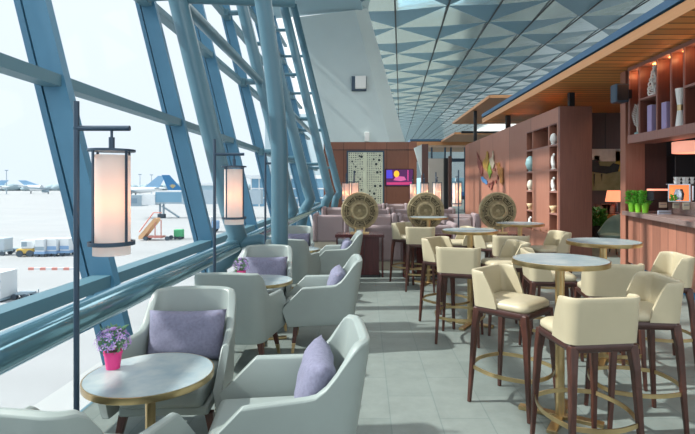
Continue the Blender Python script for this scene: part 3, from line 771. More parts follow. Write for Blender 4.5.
# ------------------------------------------------------------------ lounge armchair
def make_armchair():
    root = empty('lounge_armchair')
    m = MB(); rings = []; N = 44
    zb = .25
    for i in range(N+1):
        s = -1+2*i/N; a = abs(s); sg = 1 if s >= 0 else -1
        xs, yb, R = .262, -.30, .10
        def plan(z):
            lean = .07*max(0, (z-.42))/.45; tuck = .05*max(0, (.42-z)/.2)
            back = yb-lean+tuck*.6
            xw = xs+.015*(z-.4)
            if a < .26: return (s/.26*(xw-R), back, 0, -1)
            if a < .52:
                q = (a-.26)/.26*PI/2; return (sg*(xw-R+R*math.sin(q)), back+R*(1-math.cos(q)), sg*math.sin(q), -math.cos(q))
            q = (a-.52)/.48
            # slanted arm front: furthest forward at seat level
            if z <= .42: yf = .31+.06*(z-.25)/.17
            else: yf = .37-.20*(z-.42)/.20
            yf = max(yf, .10)
            y0 = back+R
            return (sg*(xw+.055*q), y0+(yf-y0)*q, sg, 0)
        if a < .40: top = .86-.012*(a/.4)**2
        elif a < .66:
            q = (a-.40)/.26; e = q*q*(3-2*q); top = .848-(.848-.628)*e
        else: top = .628-.010*(a-.66)/.34
        th = .030-.006*max(0, (a-.5)/.5)
        def pt(z, off):
            x, y, nx, ny = plan(z); return (x+nx*off, y+ny*off, z)
        zs = [zb, zb+.03, .34, .42, .42+(top-.42)*.4, .42+(top-.42)*.8]
        ring = [pt(z, th*(.7 if z == zb else 1)) for z in zs] + [pt(top-.012, th*.85), pt(top, 0), pt(top-.012, -th*.85)] + [pt(z, -th) for z in zs[::-1]]
        rings.append(ring)
    m.loft(rings); m.build('shell', leather, root, smooth='auto', bevel=.006)
    m = MB(); m.box(-.25, .25, -.27, .30, .25, .31); m.build('seat_base', leather, root, bevel=.015)
    m = MB(); m.box(-.232, .232, -.27, .36, .312, .43); m.build('seat_cushion', leather, root, bevel=.035, seg=4, smooth='auto')
    for sx in (-1, 1):
        for sy, y in ((-1, -.22), (1, .24)):
            l = MB(); rings = []
            for x, yy, z, h in ((.24, y, .25, .024), (.27, y+sy*.02, .09, .017)):
                rings.append([(sx*x+h*p, yy+h*q, z) for p, q in ((1, 1), (-1, 1), (-1, -1), (1, -1))])
            l.loft(rings); lo = l.build('leg', walnut, root, bevel=.004)
            l = MB(); rings = []
            for x, yy, z, h in ((.27, y+sy*.02, .09, .0175), (.285, y+sy*.03, .0, .012)):
                rings.append([(sx*x+h*p, yy+h*q, z) for p, q in ((1, 1), (-1, 1), (-1, -1), (1, -1))])
            l.loft(rings); l.build('brass_tip', brass, lo, bevel=.003)
    return root
ac = make_armchair(); fla = [False]
GA = 'sage leather lounge armchairs by the windows'
arm = [
 (-1.13, 1.93, .10, 1, 'sage armchair cut off at the bottom left corner, back to camera'),
 (-.385, 2.47, -.985, -.12, 'nearest sage armchair in the bottom centre, facing left to the front low table'),
 (-1.155, 3.12, .06, -1, 'sage armchair facing the camera behind the front low table, lilac pillow'),
 (-1.10, 4.40, .06, 1, 'sage armchair with its back to camera, right behind the front pillow chair'),
 (-.425, 4.96, -.995, -.07, 'sage armchair facing left beside the second low table'),
 (-1.14, 5.62, .03, -1, 'sage armchair facing the camera behind the second low table'),
 (-1.02, 6.98, .1, 1, 'shaded armchair with back to camera, just right of the curved column'),
 (-.43, 7.68, -.995, -.06, 'farthest sage armchair facing left, before the dark cabinet'),
 (-1.20, 8.52, .03, -1, 'farthest sage armchair facing the camera, behind the third low table')]
for x, y, fx, fy, lab in arm: place(ac, fla, (x, y, 0), (fx, fy), lab, 'armchair', GA)

def make_pillow(w=.50, h=.32, t=.08):
    m = MB(); n = 14; vs = []; fs = []
    for side in (1, -1):
        for j in range(n+1):
            for i in range(n+1):
                u, v = -1+2*i/n, -1+2*j/n
                pinch = 1-.07*(1-abs(u)**2)*(abs(v)**2) ; pinch2 = 1-.05*(1-abs(v)**2)*(abs(u)**2)
                d = ((1-u**4)*(1-v**4))**.5
                wr = 1+.06*math.sin(7*u+3*v)*math.cos(5*v)
                vs.append((u*w/2*pinch2, side*t*d*wr, v*h/2*pinch))
    k = (n+1)**2
    for j in range(n):
        for i in range(n):
            a = j*(n+1)+i; q = (a, a+1, a+n+2, a+n+1)
            fs.append(q); fs.append(tuple(x+k for x in q[::-1]))
    m.add(vs, fs)
    o = m.build('throw_pillow', pillow_m, smooth=True)
    bm = bmesh.new(); bm.from_mesh(o.data); bmesh.ops.remove_doubles(bm, verts=bm.verts, dist=.0005); bmesh.ops.recalc_face_normals(bm, faces=bm.faces); bm.to_mesh(o.data); bm.free()
    for p in o.data.polygons: p.use_smooth = True
    return o
pil = make_pillow(); first = True
pl = [(1, 'lilac pillow on the nearest armchair at the bottom centre', .0), (2, 'wide lilac pillow on the camera-facing armchair behind the front table', 0),
      (4, 'lilac pillow on the left-facing armchair beside the second low table', 0), (5, 'long lilac pillow on the camera-facing armchair behind the second table', 0),
      (7, 'lilac pillow on the farthest left-facing armchair before the cabinet', 0), (8, 'lilac pillow on the farthest camera-facing armchair', 0)]
for idx, lab, dx in pl:
    o = pil if first else pil.copy()
    if not first: COL.objects.link(o)
    first = False
    x, y, fx, fy, _ = arm[idx]; f = Vector((fx, fy, 0)).normalized()
    o.location = Vector((x, y, .585)) - f*.135
    o.rotation_mode = 'XYZ'; o.rotation_euler = (math.radians(16), 0, face(fx, fy))
    tag(o, lab, 'pillow', 'lilac throw pillows on the armchairs')

# flower pots
def flower_pot(loc, label, seed, s=1):
    r = empty('flower_pot', loc); tag(r, label, 'flowers', 'pink pots of purple flowers')
    rnd = random.Random(seed)
    b = MB(); b.lathe([(.033*s, 0), (.043*s, .075*s), (.046*s, .076*s), (.046*s, .092*s), (.040*s, .092*s), (.038*s, .08*s)], 28); b.build('pot', pink, r, smooth='auto')
    b = MB(); b.lathe([(0, .082*s), (.039*s, .082*s), (0, .085*s)], 14); b.build('soil', soil, r)
    b = MB(); foliage(b, 110, .075*s, .13*s, .085*s, .032*s, rnd); b.build('foliage', mat('herb_leaf', '#6f9a72', .7, var=.3, scale=60), r)
    b = MB()
    for _ in range(75):
        a = rnd.uniform(0, 2*PI); el = rnd.uniform(-.35, 1.4); R_ = rnd.uniform(.065, .088)*s
        c = Vector((R_*math.cos(el)*math.cos(a), R_*math.cos(el)*math.sin(a), .135*s+R_*.95*math.sin(el)))
        n = (c-Vector((0, 0, .12*s))).normalized(); t1 = n.orthogonal().normalized(); t2 = n.cross(t1)
        for k in range(5):
            q = k*2*PI/5+rnd.random(); d = t1*math.cos(q)+t2*math.sin(q); e = t1*math.cos(q+1.3)+t2*math.sin(q+1.3); L_ = .015*s
            b.add([c, c+d*L_*.8-e*L_*.3+n*.004, c+d*L_*1.3+n*.002, c+d*L_*.8+e*L_*.3+n*.004], [(0, 1, 2, 3)])
    b.build('blossoms', petal, r)
flower_pot((-1.31, 2.60, .605), 'pink pot of purple flowers on the front low table', 4)
flower_pot((-1.262, 5.10, .605), 'pink pot of purple flowers on the second low table', 8)

# ------------------------------------------------------------------ lantern floor lamps
def shade_mat():
    m = bpy.data.materials.new('lit_fabric_shade'); m.use_nodes = True
    nt = m.node_tree; N = nt.nodes; L = nt.links; b = N['Principled BSDF']
    b.inputs['Base Color'].default_value = srgb('#f6f3f1'); b.inputs['Roughness'].default_value = .9
    tr = N.new('ShaderNodeBsdfTranslucent'); tr.inputs[0].default_value = srgb('#fff0e8')
    mx = N.new('ShaderNodeMixShader'); mx.inputs[0].default_value = .55
    L.new(b.outputs[0], mx.inputs[1]); L.new(tr.outputs[0], mx.inputs[2]); L.new(mx.outputs[0], N['Material Output'].inputs['Surface'])
    return m
shade_m = shade_mat()
def make_lamp():
    r = empty('lantern_lamp')
    b = MB(); b.lathe([(.14, 0), (.14, .015), (.02, .02)], 28); b.build('base', iron, r, smooth='auto')
    b = MB(); b.tube([(0, 0, .0), (0, 0, 2.07)], .0165, 16); b.build('pole', iron, r, smooth='auto')
    b = MB(); b.tube([(-.01, 0, 1.905), (.325, 0, 1.905)], .0165, 16); b.build('arm', iron, r, smooth='auto')
    b = MB(); b.tube([(.215, 0, 1.90), (.215, 0, 1.85)], .008, 10); b.tube([(.215, 0, 1.85), (.215, 0, 1.78)], .017, 12); b.build('hanger', iron, r, smooth='auto')
    b = MB(); T = Matrix.Translation((.215, 0, 0))
    b.lathe([(.134, 1.762), (.134, 1.776), (.0, 1.776)], 36, T); b.build('top_plate', iron, r, smooth='auto')
    b = MB(); b.tube([(.215+.127*math.cos(k*PI/18), .127*math.sin(k*PI/18), 1.205) for k in range(36)], 1, 4, closed=True, flat=(.005, .012)); b.build('lower_ring', iron, r, smooth='auto')
    for k in range(4):
        a = PI/4+.35+k*PI/2
        b = MB(); b.box(-.005, .005, -.006, .006, 1.205, 1.765, Matrix.Translation((.215+.126*math.cos(a), .126*math.sin(a), 0)) @ Matrix.Rotation(a, 4, 'Z')); b.build('rod', iron, r)
    b = MB(); n = 40
    rings = [[(.215+.105*math.cos(2*PI*k/n), .105*math.sin(2*PI*k/n), z) for k in range(n)] for z in (1.135, 1.74)]
    b.loft(rings, cap=False); b.build('lamp_shade', shade_m, r, smooth=True)
    b = MB(); b.lathe([(.001, 1.39), (.022, 1.41), (.028, 1.44), (.02, 1.47), (.001, 1.49)], 14, T); b.build('bulb', emis('warm_bulb', '#ff9a60', 5), r, smooth=True)
    return r
lamp0 = make_lamp(); fll = [False]
def lamp(x, y, rz, lab, s=1, e=1.15):
    o = copy_tree(lamp0) if fll[0] else lamp0
    fll[0] = True
    o.location = (x, y, 0); o.rotation_euler = (0, 0, rz); o.scale = (1, 1, s); tag(o, lab, 'lamp', 'lantern floor lamps')
    c = Vector((x, y, 0)) + Matrix.Rotation(rz, 3, 'Z') @ Vector((.215, 0, 0)); point((c.x+.0, c.y, 1.46*s), e, (1, .40, .16), .028)
lamp(-1.76, 3.05, 0, 'nearest lantern floor lamp, far left in front of the window')
lamp(-1.655, 5.50, 0, 'second lantern floor lamp, standing behind the back-turned armchair')
lamp(-1.535, 7.7, 0, 'third lantern floor lamp, its lantern hidden behind the curved column')
for pxx, Y, lab in ((354, 12.2, 'lantern lamp directly behind the left carved disc'), (346, 15.0, 'lantern lamp left of the one behind the left carved disc'),
                    (413, 18, 'leftmost of the row of lanterns behind the middle carved disc'), (424.5, 15, 'second lantern in the row behind the middle carved disc'),
                    (437, 13.6, 'third lantern, nearest above the middle carved disc')):
    lamp(px(pxx, Y), Y+.2, -PI/2, lab, .94, 3)
lamp(px(458.5, 12.0), 12.0, PI/2, 'lantern lamp with its pole in front, between the middle and right discs', .94, 12)

# ------------------------------------------------------------------ carved discs on cabinets
def make_disc():
    r = empty('carved_disc')
    R = .325; cz = .392
    T = Matrix.Translation((0, 0, cz)) @ Matrix.Rotation(PI/2, 4, 'X')   # local z -> -y (towards camera)
    b = MB(); b.lathe([(R, -.03), (R, .0), (R-.012, .012), (R-.03, .012), (R-.035, .0), (.0, .0)], 64, T); b.build('plate', bronze, r, smooth='auto')
    b = MB(); b.lathe([(.112, .0), (.112, .012), (0, .012)], 40, T); b.build('centre_field', mat('carved_stone_centre', '#84785a', .8, var=.25, scale=25), r, smooth='auto')
    for r0, r1, h, nm in ((.112, .15, .05, 'inner_ring'),):
        b = MB(); b.lathe([(r0, .0), (r0, h), (r1, h), (r1+.006, .0)], 48, T); b.build(nm, bronze, r, smooth='auto')
    b = MB(); b.lathe([(.03, .012), (.026, .018), (0, .018)], 24, T); b.build('centre_boss', bronze, r, smooth='auto')
    oct_in = [(.176*math.cos(PI/8+k*PI/4), .176*math.sin(PI/8+k*PI/4), .012) for k in range(8)]
    b = MB(); b.tube([T @ Vector(p) for p in oct_in], .010, 6, closed=True)
    for k in range(8):
        a = PI/8+k*PI/4
        b.tube([T @ Vector((.176*math.cos(a), .176*math.sin(a), .01)), T @ Vector((.29*math.cos(a), .29*math.sin(a), .01))], .013, 6)
    b.build('octagon_ribs', bronze, r, smooth=True)
    for k in range(8):
        a = k*PI/4; M_ = T @ Matrix.Rotation(a, 4, 'Z')
        b = MB(); b.prism([(.184, -.060, .001), (.275, -.098, .001), (.275, .098, .001), (.184, .060, .001)], (0, 0, .005), M_); tz = b.build('trigram_field', bronze_dk, r)
        b = MB()
        for j, rr2 in enumerate((.200, .228, .256)):
            w = .055+.016*j
            if (k+j) % 2: b.box(rr2-.0055, rr2+.0055, -w, w, .004, .03, M_)
            else: b.box(rr2-.0055, rr2+.0055, -w, -.012, .004, .03, M_); b.box(rr2-.0055, rr2+.0055, .012, w, .004, .03, M_)
        b.build('relief_bars', bronze, tz, bevel=.002)
        b = MB(); b.tube([M_ @ Vector((.268, -.095, .004)), M_ @ Vector((.275, 0, .004)), M_ @ Vector((.268, .095, .004))], .008, 6); b.build('rim_bead', bronze, r, smooth=True)
    b = MB(); b.box(-.16, .16, -.05, .05, 0, .03); b.box(-.09, -.06, -.03, .04, .03, .11); b.box(.06, .09, -.03, .04, .03, .11); b.build('stand', brass, r, bevel=.003)
    return r
def make_cab():
    r = empty('side_cabinet')
    b = MB(); b.box(-.42, .42, -.22, .22, .68, .735); b.build('top', redwood, r, bevel=.004)
    b = MB(); b.box(-.17, .33, -.19, .19, .04, .68); b.build('body', redwood, r, bevel=.004)
    b = MB(); b.box(-.19, .35, -.21, .21, 0, .04); b.build('plinth', black, r)
    for x in (-.40, .38): b = MB(); b.box(x, x+.025, -.2, .2, 0, .68); b.build('side_leg', redwood, r, bevel=.003)
    b = MB(); b.box(-.37, -.27, -.235, -.222, .55, .66); b.build('plaque', chrome, r)
    b = MB(); b.box(.078, .084, -.194, -.19, .06, .66); b.build('door_gap', black, r)
    return r
d0 = make_disc(); c0 = make_cab(); f1, f2 = [False], [False]
for x, nm in ((-.09, 'left'), (1.05, 'middle'), (2.30, 'right')):
    place(c0, f2, (x, 8.72, 0), (0, 1), 'glossy dark red-brown cabinet under the %s carved disc' % nm, 'cabinet', 'dark cabinets under the discs')
    place(d0, f1, (x, 8.66, .735), (0, 1), '%s round carved bronze-coloured disc with a ringed centre' % nm, 'ornament', 'carved discs')

# ------------------------------------------------------------------ mauve club chairs
def make_club():
    r = empty('club_chair')
    def rbox(nm, *a, bev=.05, m=mauve):
        b = MB(); b.box(*a); return b.build(nm, m, r, bevel=bev, seg=3, smooth='auto')
    rbox('backrest', -.34, .34, -.38, -.20, .16, .83)
    rbox('arm', -.45, -.33, -.40, .38, .16, .87, bev=.055); rbox('arm', .33, .45, -.40, .38, .16, .87, bev=.055)
    rbox('seat_cushion', -.33, .33, -.20, .38, .24, .45, m=mauve_lt)
    rbox('back_cushion', -.32, .32, -.20, -.06, .45, .80, m=mauve_lt)
    b = MB(); b.box(-.40, .40, -.34, .34, 0, .16); b.build('plinth', mat('beige_plinth', '#b9b0a0', .7), r)
    return r
cc = make_club(); f3 = [False]
clubs = []
rows = [(9.6, 1, 'just behind the left cabinet'), (12.7, -1, 'in the second row'), (16.2, 1, 'in the third row'), (20.3, -1, 'in the farthest row')]
for Yr, fy, rn in rows:
    for cx, cn in ((.36, 'left'), (1.28, 'middle'), (2.42, 'right')):
        if Yr < 10 and cx > 2: continue
        clubs.append((cx, Yr, fy, 'mauve club chair %s, %s column, behind the carved discs' % (rn, cn)))
clubs += [(-.87, 12.9, 1, 'large-looking mauve club chair left of the left carved disc'), (-1.0, 17.0, -1, 'mauve club chair half seen behind the large-looking left one')]
for x, y, fy, lab in clubs: place(cc, f3, (x, y, 0), (0, fy), lab, 'armchair', 'mauve club chairs')
o = pil.copy(); COL.objects.link(o); o.data = pil.data.copy(); o.data.materials.clear(); o.data.materials.append(mat('pale_cushion', '#c6b9ba', .9)); o.name = 'pale_pillow'
o.location = (2.42, 12.35, .62); o.rotation_euler = (-.3, 0, .4); tag(o, 'pale crumpled cushion on the mauve chair by the far lamp', 'pillow')
# teal swivel chair beyond the gap
r = empty('shell_chair', (px(613, 11.6), 11.6, 0), 2.2); tag(r, 'pale teal high-backed shell chair seen through the gap by the bar', 'chair')
tl_m = mat('teal_fabric', '#86a5a2', .7)
b = MB(); rings = []
for i in range(21):
    a = -PI*.62+i*PI*1.24/20; f = math.cos(a*.75)
    top = .45+.45*max(0, f)**1.2
    x, y = math.sin(a), -math.cos(a)
    rings.append([(x*.28, y*.26, .35), (x*.33, y*.31, .45), (x*.33, y*.33, .45+(top-.45)*.6), (x*.28, y*.31, top), (x*.26, y*.28, top), (x*.29, y*.29, .45+(top-.45)*.6), (x*.28, y*.26, .45), (x*.22, y*.2, .38)])
b.loft(rings); b.build('shell', tl_m, r, smooth=True)
b = MB(); b.lathe([(.20, .34), (.27, .38), (.27, .43), (.2, .46)], 24); b.build('seat', tl_m, r, smooth='auto')
for k in range(4):
    a = PI/4+k*PI/2; b = MB(); b.tube([(.12*math.cos(a), .12*math.sin(a), .36), (.26*math.cos(a), .26*math.sin(a), 0)], [.018, .012], 8); b.build('leg', walnut, r, smooth=True)

# ------------------------------------------------------------------ outside: apron and its things
GZ = -6.0
apron = mat('pale_concrete', '#a6a9ab', .9, var=.06, scale=.08, stretch=(1, 3, 1))
b = MB(); b.box(-1500, 800, -60, 3000, GZ-1, GZ); tag(b.build('ground', apron), kind='structure')
haze = lambda n, c: mat(n, c, .9)  # outdoor colours paled: distance haze is put into the base colour
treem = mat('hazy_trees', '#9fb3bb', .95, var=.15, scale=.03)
b = MB(); rnd = random.Random(11)
x = -1300
while x < 300:
    h = rnd.uniform(7, 15); R_ = rnd.uniform(8, 16)
    b.lathe([(R_*.7, 0), (R_, h*.4), (R_*.6, h*.85), (.5, h)], 8, Matrix.Translation((x, 900+rnd.uniform(-20, 20), GZ))); x += R_*1.1
tag(b.build('distant_tree_line', treem, smooth=True), 'hazy blue-grey tree line on the horizon beyond the airfield', 'trees', kind='stuff')
wht = haze('vehicle_white', '#e4e9ec'); bluev = haze('vehicle_blue', '#8fb2d8'); yel = haze('vehicle_yellow', '#e0bd6a'); gry = haze('vehicle_grey', '#9db0bc'); red = haze('hazed_red', '#d8958c'); org = haze('hazed_orange', '#e6b88e'); grn = haze('hazed_green', '#5fb886')
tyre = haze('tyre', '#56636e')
def wheels(r, xs, ys, rad=.35):
    for xx in xs:
        for yy in ys:
            b = MB(); b.lathe([(rad, -.12), (rad, .12)], 14, Matrix.Translation((xx, yy, rad)) @ Matrix.Rotation(PI/2, 4, 'X')); b.build('wheel', tyre, r)
def gthing(name, pxx, pyy, label, cat, rz=0):
    c = ground(pxx, pyy); r = empty(name, c, rz); tag(r, label, cat); return r
# baggage tug
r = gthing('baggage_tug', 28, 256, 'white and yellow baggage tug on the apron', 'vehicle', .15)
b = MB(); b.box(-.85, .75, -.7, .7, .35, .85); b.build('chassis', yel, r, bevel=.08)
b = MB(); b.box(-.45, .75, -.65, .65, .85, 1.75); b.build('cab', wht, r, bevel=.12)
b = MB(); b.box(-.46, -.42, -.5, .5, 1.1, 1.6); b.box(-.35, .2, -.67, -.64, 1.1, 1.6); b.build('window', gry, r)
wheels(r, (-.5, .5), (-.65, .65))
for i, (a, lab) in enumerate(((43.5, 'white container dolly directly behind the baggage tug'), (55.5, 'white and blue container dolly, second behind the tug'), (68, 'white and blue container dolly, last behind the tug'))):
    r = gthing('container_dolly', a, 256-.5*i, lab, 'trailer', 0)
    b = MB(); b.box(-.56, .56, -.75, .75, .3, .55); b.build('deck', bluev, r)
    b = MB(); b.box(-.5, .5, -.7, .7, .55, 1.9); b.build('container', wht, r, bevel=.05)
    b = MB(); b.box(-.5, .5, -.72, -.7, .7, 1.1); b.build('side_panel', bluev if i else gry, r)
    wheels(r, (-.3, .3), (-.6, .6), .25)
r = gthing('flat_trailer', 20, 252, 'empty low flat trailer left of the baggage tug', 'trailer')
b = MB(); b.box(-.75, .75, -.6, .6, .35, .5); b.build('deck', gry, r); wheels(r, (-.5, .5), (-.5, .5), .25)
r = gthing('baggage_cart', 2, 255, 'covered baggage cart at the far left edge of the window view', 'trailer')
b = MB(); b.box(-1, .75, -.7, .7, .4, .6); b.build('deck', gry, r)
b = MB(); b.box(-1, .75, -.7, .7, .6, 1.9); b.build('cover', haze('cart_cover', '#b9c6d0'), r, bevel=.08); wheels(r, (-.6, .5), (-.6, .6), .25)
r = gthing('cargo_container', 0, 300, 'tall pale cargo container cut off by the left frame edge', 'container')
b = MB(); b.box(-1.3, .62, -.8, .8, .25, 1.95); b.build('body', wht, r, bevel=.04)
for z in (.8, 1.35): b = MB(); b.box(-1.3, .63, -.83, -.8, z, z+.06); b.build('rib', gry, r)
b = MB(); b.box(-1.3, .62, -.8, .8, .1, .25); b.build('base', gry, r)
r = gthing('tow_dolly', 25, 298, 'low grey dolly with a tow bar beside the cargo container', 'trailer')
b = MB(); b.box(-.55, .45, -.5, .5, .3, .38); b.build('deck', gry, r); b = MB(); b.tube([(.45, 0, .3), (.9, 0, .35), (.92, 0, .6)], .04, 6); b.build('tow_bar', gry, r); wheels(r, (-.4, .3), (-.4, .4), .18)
r = gthing('ground_barrier', 52, 270, 'long low barrier with haze-paled stripes lying on the apron', 'barrier')
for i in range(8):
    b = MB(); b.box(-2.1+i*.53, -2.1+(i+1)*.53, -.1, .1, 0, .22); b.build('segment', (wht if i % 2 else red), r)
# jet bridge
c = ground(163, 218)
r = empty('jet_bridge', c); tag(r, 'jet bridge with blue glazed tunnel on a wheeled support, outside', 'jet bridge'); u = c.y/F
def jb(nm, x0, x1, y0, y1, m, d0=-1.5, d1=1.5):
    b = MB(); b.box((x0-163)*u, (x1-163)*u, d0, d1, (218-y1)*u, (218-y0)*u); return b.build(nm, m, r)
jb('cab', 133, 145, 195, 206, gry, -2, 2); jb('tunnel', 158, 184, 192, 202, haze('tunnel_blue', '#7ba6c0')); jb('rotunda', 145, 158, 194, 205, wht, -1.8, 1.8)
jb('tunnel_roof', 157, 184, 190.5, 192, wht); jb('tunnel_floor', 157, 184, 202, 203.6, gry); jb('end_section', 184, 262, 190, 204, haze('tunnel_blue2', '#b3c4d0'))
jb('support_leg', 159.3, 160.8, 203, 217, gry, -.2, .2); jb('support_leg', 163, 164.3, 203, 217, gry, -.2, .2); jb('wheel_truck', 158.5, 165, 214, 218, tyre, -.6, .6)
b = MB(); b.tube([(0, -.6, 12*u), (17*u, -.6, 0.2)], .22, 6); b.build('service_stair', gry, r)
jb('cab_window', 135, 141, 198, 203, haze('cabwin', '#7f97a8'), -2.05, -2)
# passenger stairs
r = gthing('boarding_stairs', 155, 240, 'haze-paled red and orange mobile boarding stairs on the apron', 'stairs'); u = r.location.y/F
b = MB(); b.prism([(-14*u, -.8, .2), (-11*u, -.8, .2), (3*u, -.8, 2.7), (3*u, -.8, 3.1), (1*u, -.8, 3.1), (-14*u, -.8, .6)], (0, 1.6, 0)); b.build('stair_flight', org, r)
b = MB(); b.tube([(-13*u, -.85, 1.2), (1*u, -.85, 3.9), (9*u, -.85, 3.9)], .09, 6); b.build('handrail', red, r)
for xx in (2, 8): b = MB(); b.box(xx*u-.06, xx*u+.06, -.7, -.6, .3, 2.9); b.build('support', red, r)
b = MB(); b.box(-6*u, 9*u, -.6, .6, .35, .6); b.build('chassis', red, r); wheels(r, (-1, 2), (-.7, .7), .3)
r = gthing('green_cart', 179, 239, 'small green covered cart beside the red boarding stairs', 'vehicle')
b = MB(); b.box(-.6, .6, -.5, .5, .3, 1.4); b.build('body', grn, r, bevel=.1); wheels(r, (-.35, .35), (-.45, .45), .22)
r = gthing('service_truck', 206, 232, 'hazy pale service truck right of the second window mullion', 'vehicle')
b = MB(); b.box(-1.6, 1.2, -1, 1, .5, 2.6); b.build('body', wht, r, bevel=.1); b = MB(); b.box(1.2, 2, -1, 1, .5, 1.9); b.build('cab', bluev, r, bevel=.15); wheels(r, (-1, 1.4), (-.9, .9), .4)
# aircraft
def aircraft(Y, xn, xt, flip, tailh, label, tailm, emblem=None):
    """fuselage spans px xn..xt, tail at xt"""
    r = empty('airliner', (px(xt, Y), Y, GZ)); tag(r, label, 'aircraft'); u = Y/F
    L = (xn-xt)*u; s = 1 if L > 0 else -1; R_ = 2.0*Y/330; zc = R_*1.9
    b = MB(); b.tube([(-s*2*R_, 0, zc+R_*.7), (0, 0, zc+R_*.55), (s*3*R_, 0, zc+.2*R_), (s*6*R_, 0, zc), (L-s*3*R_, 0, zc), (L-s*R_, 0, zc-.1*R_), (L, 0, zc-.3*R_)], [R_*.12, R_*.45, R_*.85, R_, R_, R_*.75, R_*.1], 20); b.build('fuselage', wht, r, smooth='auto')
    b = MB(); b.prism([(s*5.2*R_, -.3, zc+R_*.9), (s*.4*R_, -.3, zc+R_*.7), (-s*1.9*R_, -.3, zc+tailh), (s*.6*R_, -.3, zc+tailh)], (0, .6, 0)); tf = b.build('tail_fin', tailm, r)
    if emblem:
        b = MB(); zz = zc+tailh*.30
        for k in range(-2, 3):
            a = k*.42; dx, dz = math.sin(a), math.cos(a); w = .28*R_
            b.prism([(s*1.8*R_, -.45, zz-.2*R_), (s*1.8*R_+dx*R_*.9-dz*w, -.45, zz+dz*R_*.8), (s*1.8*R_+dx*R_*1.5, -.45, zz+dz*R_*1.35), (s*1.8*R_+dx*R_*.9+dz*w, -.45, zz+dz*R_*.8+.0)], (0, .1, 0))
        b.build('gold_flower_emblem', emblem, tf)
    b = MB(); b.prism([(s*8*R_, 0, zc-R_*.5), (s*11*R_, 0, zc-R_*.5), (s*7*R_, -9*R_, zc), (s*5.8*R_, -9*R_, zc)], (0, 0, .3*R_)); b.build('wing', gry, r)
    b = MB(); b.prism([(s*.2*R_, 0, zc+R_*.6), (s*2*R_, 0, zc+R_*.6), (-s*.3*R_, -3.6*R_, zc+R_*.8), (-s*1.2*R_, -3.6*R_, zc+R_*.8)], (0, 0, .15*R_)); b.build('tailplane', gry, r)
    b = MB(); b.lathe([(R_*.45, -R_), (R_*.5, 0), (R_*.4, R_)], 14, Matrix.Translation((s*9*R_, -3*R_, zc-R_)) @ Matrix.Rotation(PI/2, 4, 'Y')); b.build('engine', gry, r, smooth='auto')
    for xx in (s*8*R_, L-s*3*R_): b = MB(); b.box(xx-.3, xx+.3, -.5, .5, 0, zc-R_*.7); b.build('landing_gear', tyre, r)
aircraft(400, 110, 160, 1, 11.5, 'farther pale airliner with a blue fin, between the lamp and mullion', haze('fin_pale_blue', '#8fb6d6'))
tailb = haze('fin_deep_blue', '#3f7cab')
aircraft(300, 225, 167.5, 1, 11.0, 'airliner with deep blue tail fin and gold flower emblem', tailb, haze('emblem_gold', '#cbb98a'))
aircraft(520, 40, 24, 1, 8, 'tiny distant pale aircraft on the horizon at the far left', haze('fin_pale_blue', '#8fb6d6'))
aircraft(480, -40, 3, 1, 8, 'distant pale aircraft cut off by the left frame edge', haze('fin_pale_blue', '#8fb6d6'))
for pxx, pyt, Y, lab in ((6.5, 170, 500, 'thin floodlight mast on the horizon at far left'), (140, 174, 500, 'thin floodlight mast left of the aircraft tails'), (151.5, 174.5, 520, 'second thin mast left of the aircraft tails')):
    c = at(pxx, pyt, Y); r = empty('floodlight_mast', (c.x, Y, GZ)); tag(r, lab, 'mast')
    b = MB(); b.tube([(0, 0, 0), (0, 0, c.z-GZ)], [.5, .25], 6); b.build('pole', gry, r); b = MB(); b.box(-1.5, 1.5, -.5, .5, c.z-GZ-.8, c.z-GZ); b.build('lamp_head', gry, r)
# neighbouring pier seen beyond the columns
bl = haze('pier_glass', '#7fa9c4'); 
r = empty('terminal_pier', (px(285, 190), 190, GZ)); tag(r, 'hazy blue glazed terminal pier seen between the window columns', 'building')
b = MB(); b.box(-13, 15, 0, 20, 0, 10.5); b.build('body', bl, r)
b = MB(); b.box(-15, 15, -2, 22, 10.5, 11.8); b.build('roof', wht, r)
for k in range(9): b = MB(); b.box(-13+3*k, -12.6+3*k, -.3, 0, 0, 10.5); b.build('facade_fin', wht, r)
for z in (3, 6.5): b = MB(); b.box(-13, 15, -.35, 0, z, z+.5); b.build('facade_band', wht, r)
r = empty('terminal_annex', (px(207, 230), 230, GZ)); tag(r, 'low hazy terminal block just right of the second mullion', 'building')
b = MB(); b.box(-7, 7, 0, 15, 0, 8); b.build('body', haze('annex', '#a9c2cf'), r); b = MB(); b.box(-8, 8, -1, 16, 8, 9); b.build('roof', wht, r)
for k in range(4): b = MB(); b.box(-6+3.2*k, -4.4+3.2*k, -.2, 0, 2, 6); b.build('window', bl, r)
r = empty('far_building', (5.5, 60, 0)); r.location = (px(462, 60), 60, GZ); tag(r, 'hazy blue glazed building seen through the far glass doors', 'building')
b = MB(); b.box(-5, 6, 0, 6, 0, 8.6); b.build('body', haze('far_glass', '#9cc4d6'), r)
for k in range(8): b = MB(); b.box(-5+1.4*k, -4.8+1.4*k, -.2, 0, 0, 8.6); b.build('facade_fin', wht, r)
b = MB(); b.box(-2, .5, -.4, 0, 5.6, 6.9); b.build('blue_panel', haze('far_blue', '#3b78b8'), r)

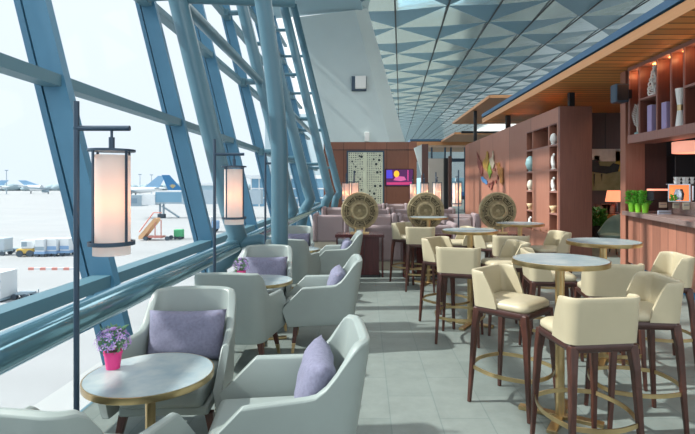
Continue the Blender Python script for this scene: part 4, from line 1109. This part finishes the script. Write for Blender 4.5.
# ------------------------------------------------------------------ lights, world, camera
w = bpy.data.worlds.new('World'); S.world = w; w.use_nodes = True
N = w.node_tree.nodes; L = w.node_tree.links; bg = N['Background']
tc = N.new('ShaderNodeTexCoord'); sp = N.new('ShaderNodeSeparateXYZ'); L.new(tc.outputs['Generated'], sp.inputs[0])
rp = N.new('ShaderNodeValToRGB'); L.new(sp.outputs['Z'], rp.inputs[0])
rp.color_ramp.elements[0].position = 0; rp.color_ramp.elements[0].color = (.84, .91, .97, 1)
rp.color_ramp.elements[1].position = .45; rp.color_ramp.elements[1].color = (.93, .97, 1.0, 1)
L.new(rp.outputs[0], bg.inputs['Color']); bg.inputs['Strength'].default_value = 1.0
sun = bpy.data.lights.new('sun', 'SUN'); sun.energy = 5.5; sun.angle = math.radians(1.2); sun.color = (1, .95, .86)
so = bpy.data.objects.new('sun', sun); COL.objects.link(so); so.rotation_euler = Vector((.73, .04, -.685)).to_track_quat('-Z', 'Y').to_euler()
# warm downlights recessed in the bar canopy
for x, y in ((5.2, 6), (5.2, 8), (5.6, 10.3), (4.9, 12.5), (4.9, 15), (6.6, 11.5), (6.6, 13.5)):
    spot((x, y, 3.72), 35, (1, .68, .42), .08, 120)
for x, y in ((1.5, 18), (0, 24), (2.0, 26), (4.8, 27)):
    spot((x, y, 4.6), 60, (1, .8, .6), .15, 130)

for i, (x, y) in enumerate(((1, -2), (1, 5), (1, 12), (1, 20), (7, 20), (12, 6), (12, 13))):  # unseen area lights added overhead as interior fill
    l = bpy.data.lights.new('overhead_fill_light', 'AREA'); l.energy = 130; l.shape = 'DISK'; l.size = 5; l.color = (1, .97, .93)
    o = bpy.data.objects.new('overhead_fill_light', l); COL.objects.link(o); o.location = (x, y, 10.0)

cam = bpy.data.cameras.new('camera'); co = bpy.data.objects.new('camera', cam); COL.objects.link(co)
cam.sensor_width = 36; cam.lens = F*36/695; cam.clip_end = 5000; cam.clip_start = .05
cam.shift_x = (347.5-VX)/695; cam.shift_y = -(217-VY)/695
co.location = (0, 0, EYE); co.rotation_euler = (PI/2, 0, 0)
S.camera = co
S.view_settings.view_transform = 'Standard'; S.view_settings.look = 'None'; S.view_settings.exposure = 0.52; S.view_settings.gamma = 1
S.view_settings.use_curve_mapping = False
S.cycles.use_denoising = True
S.cycles.max_bounces = 8; S.cycles.transparent_max_bounces = 16
S.cycles.sample_clamp_indirect = 4
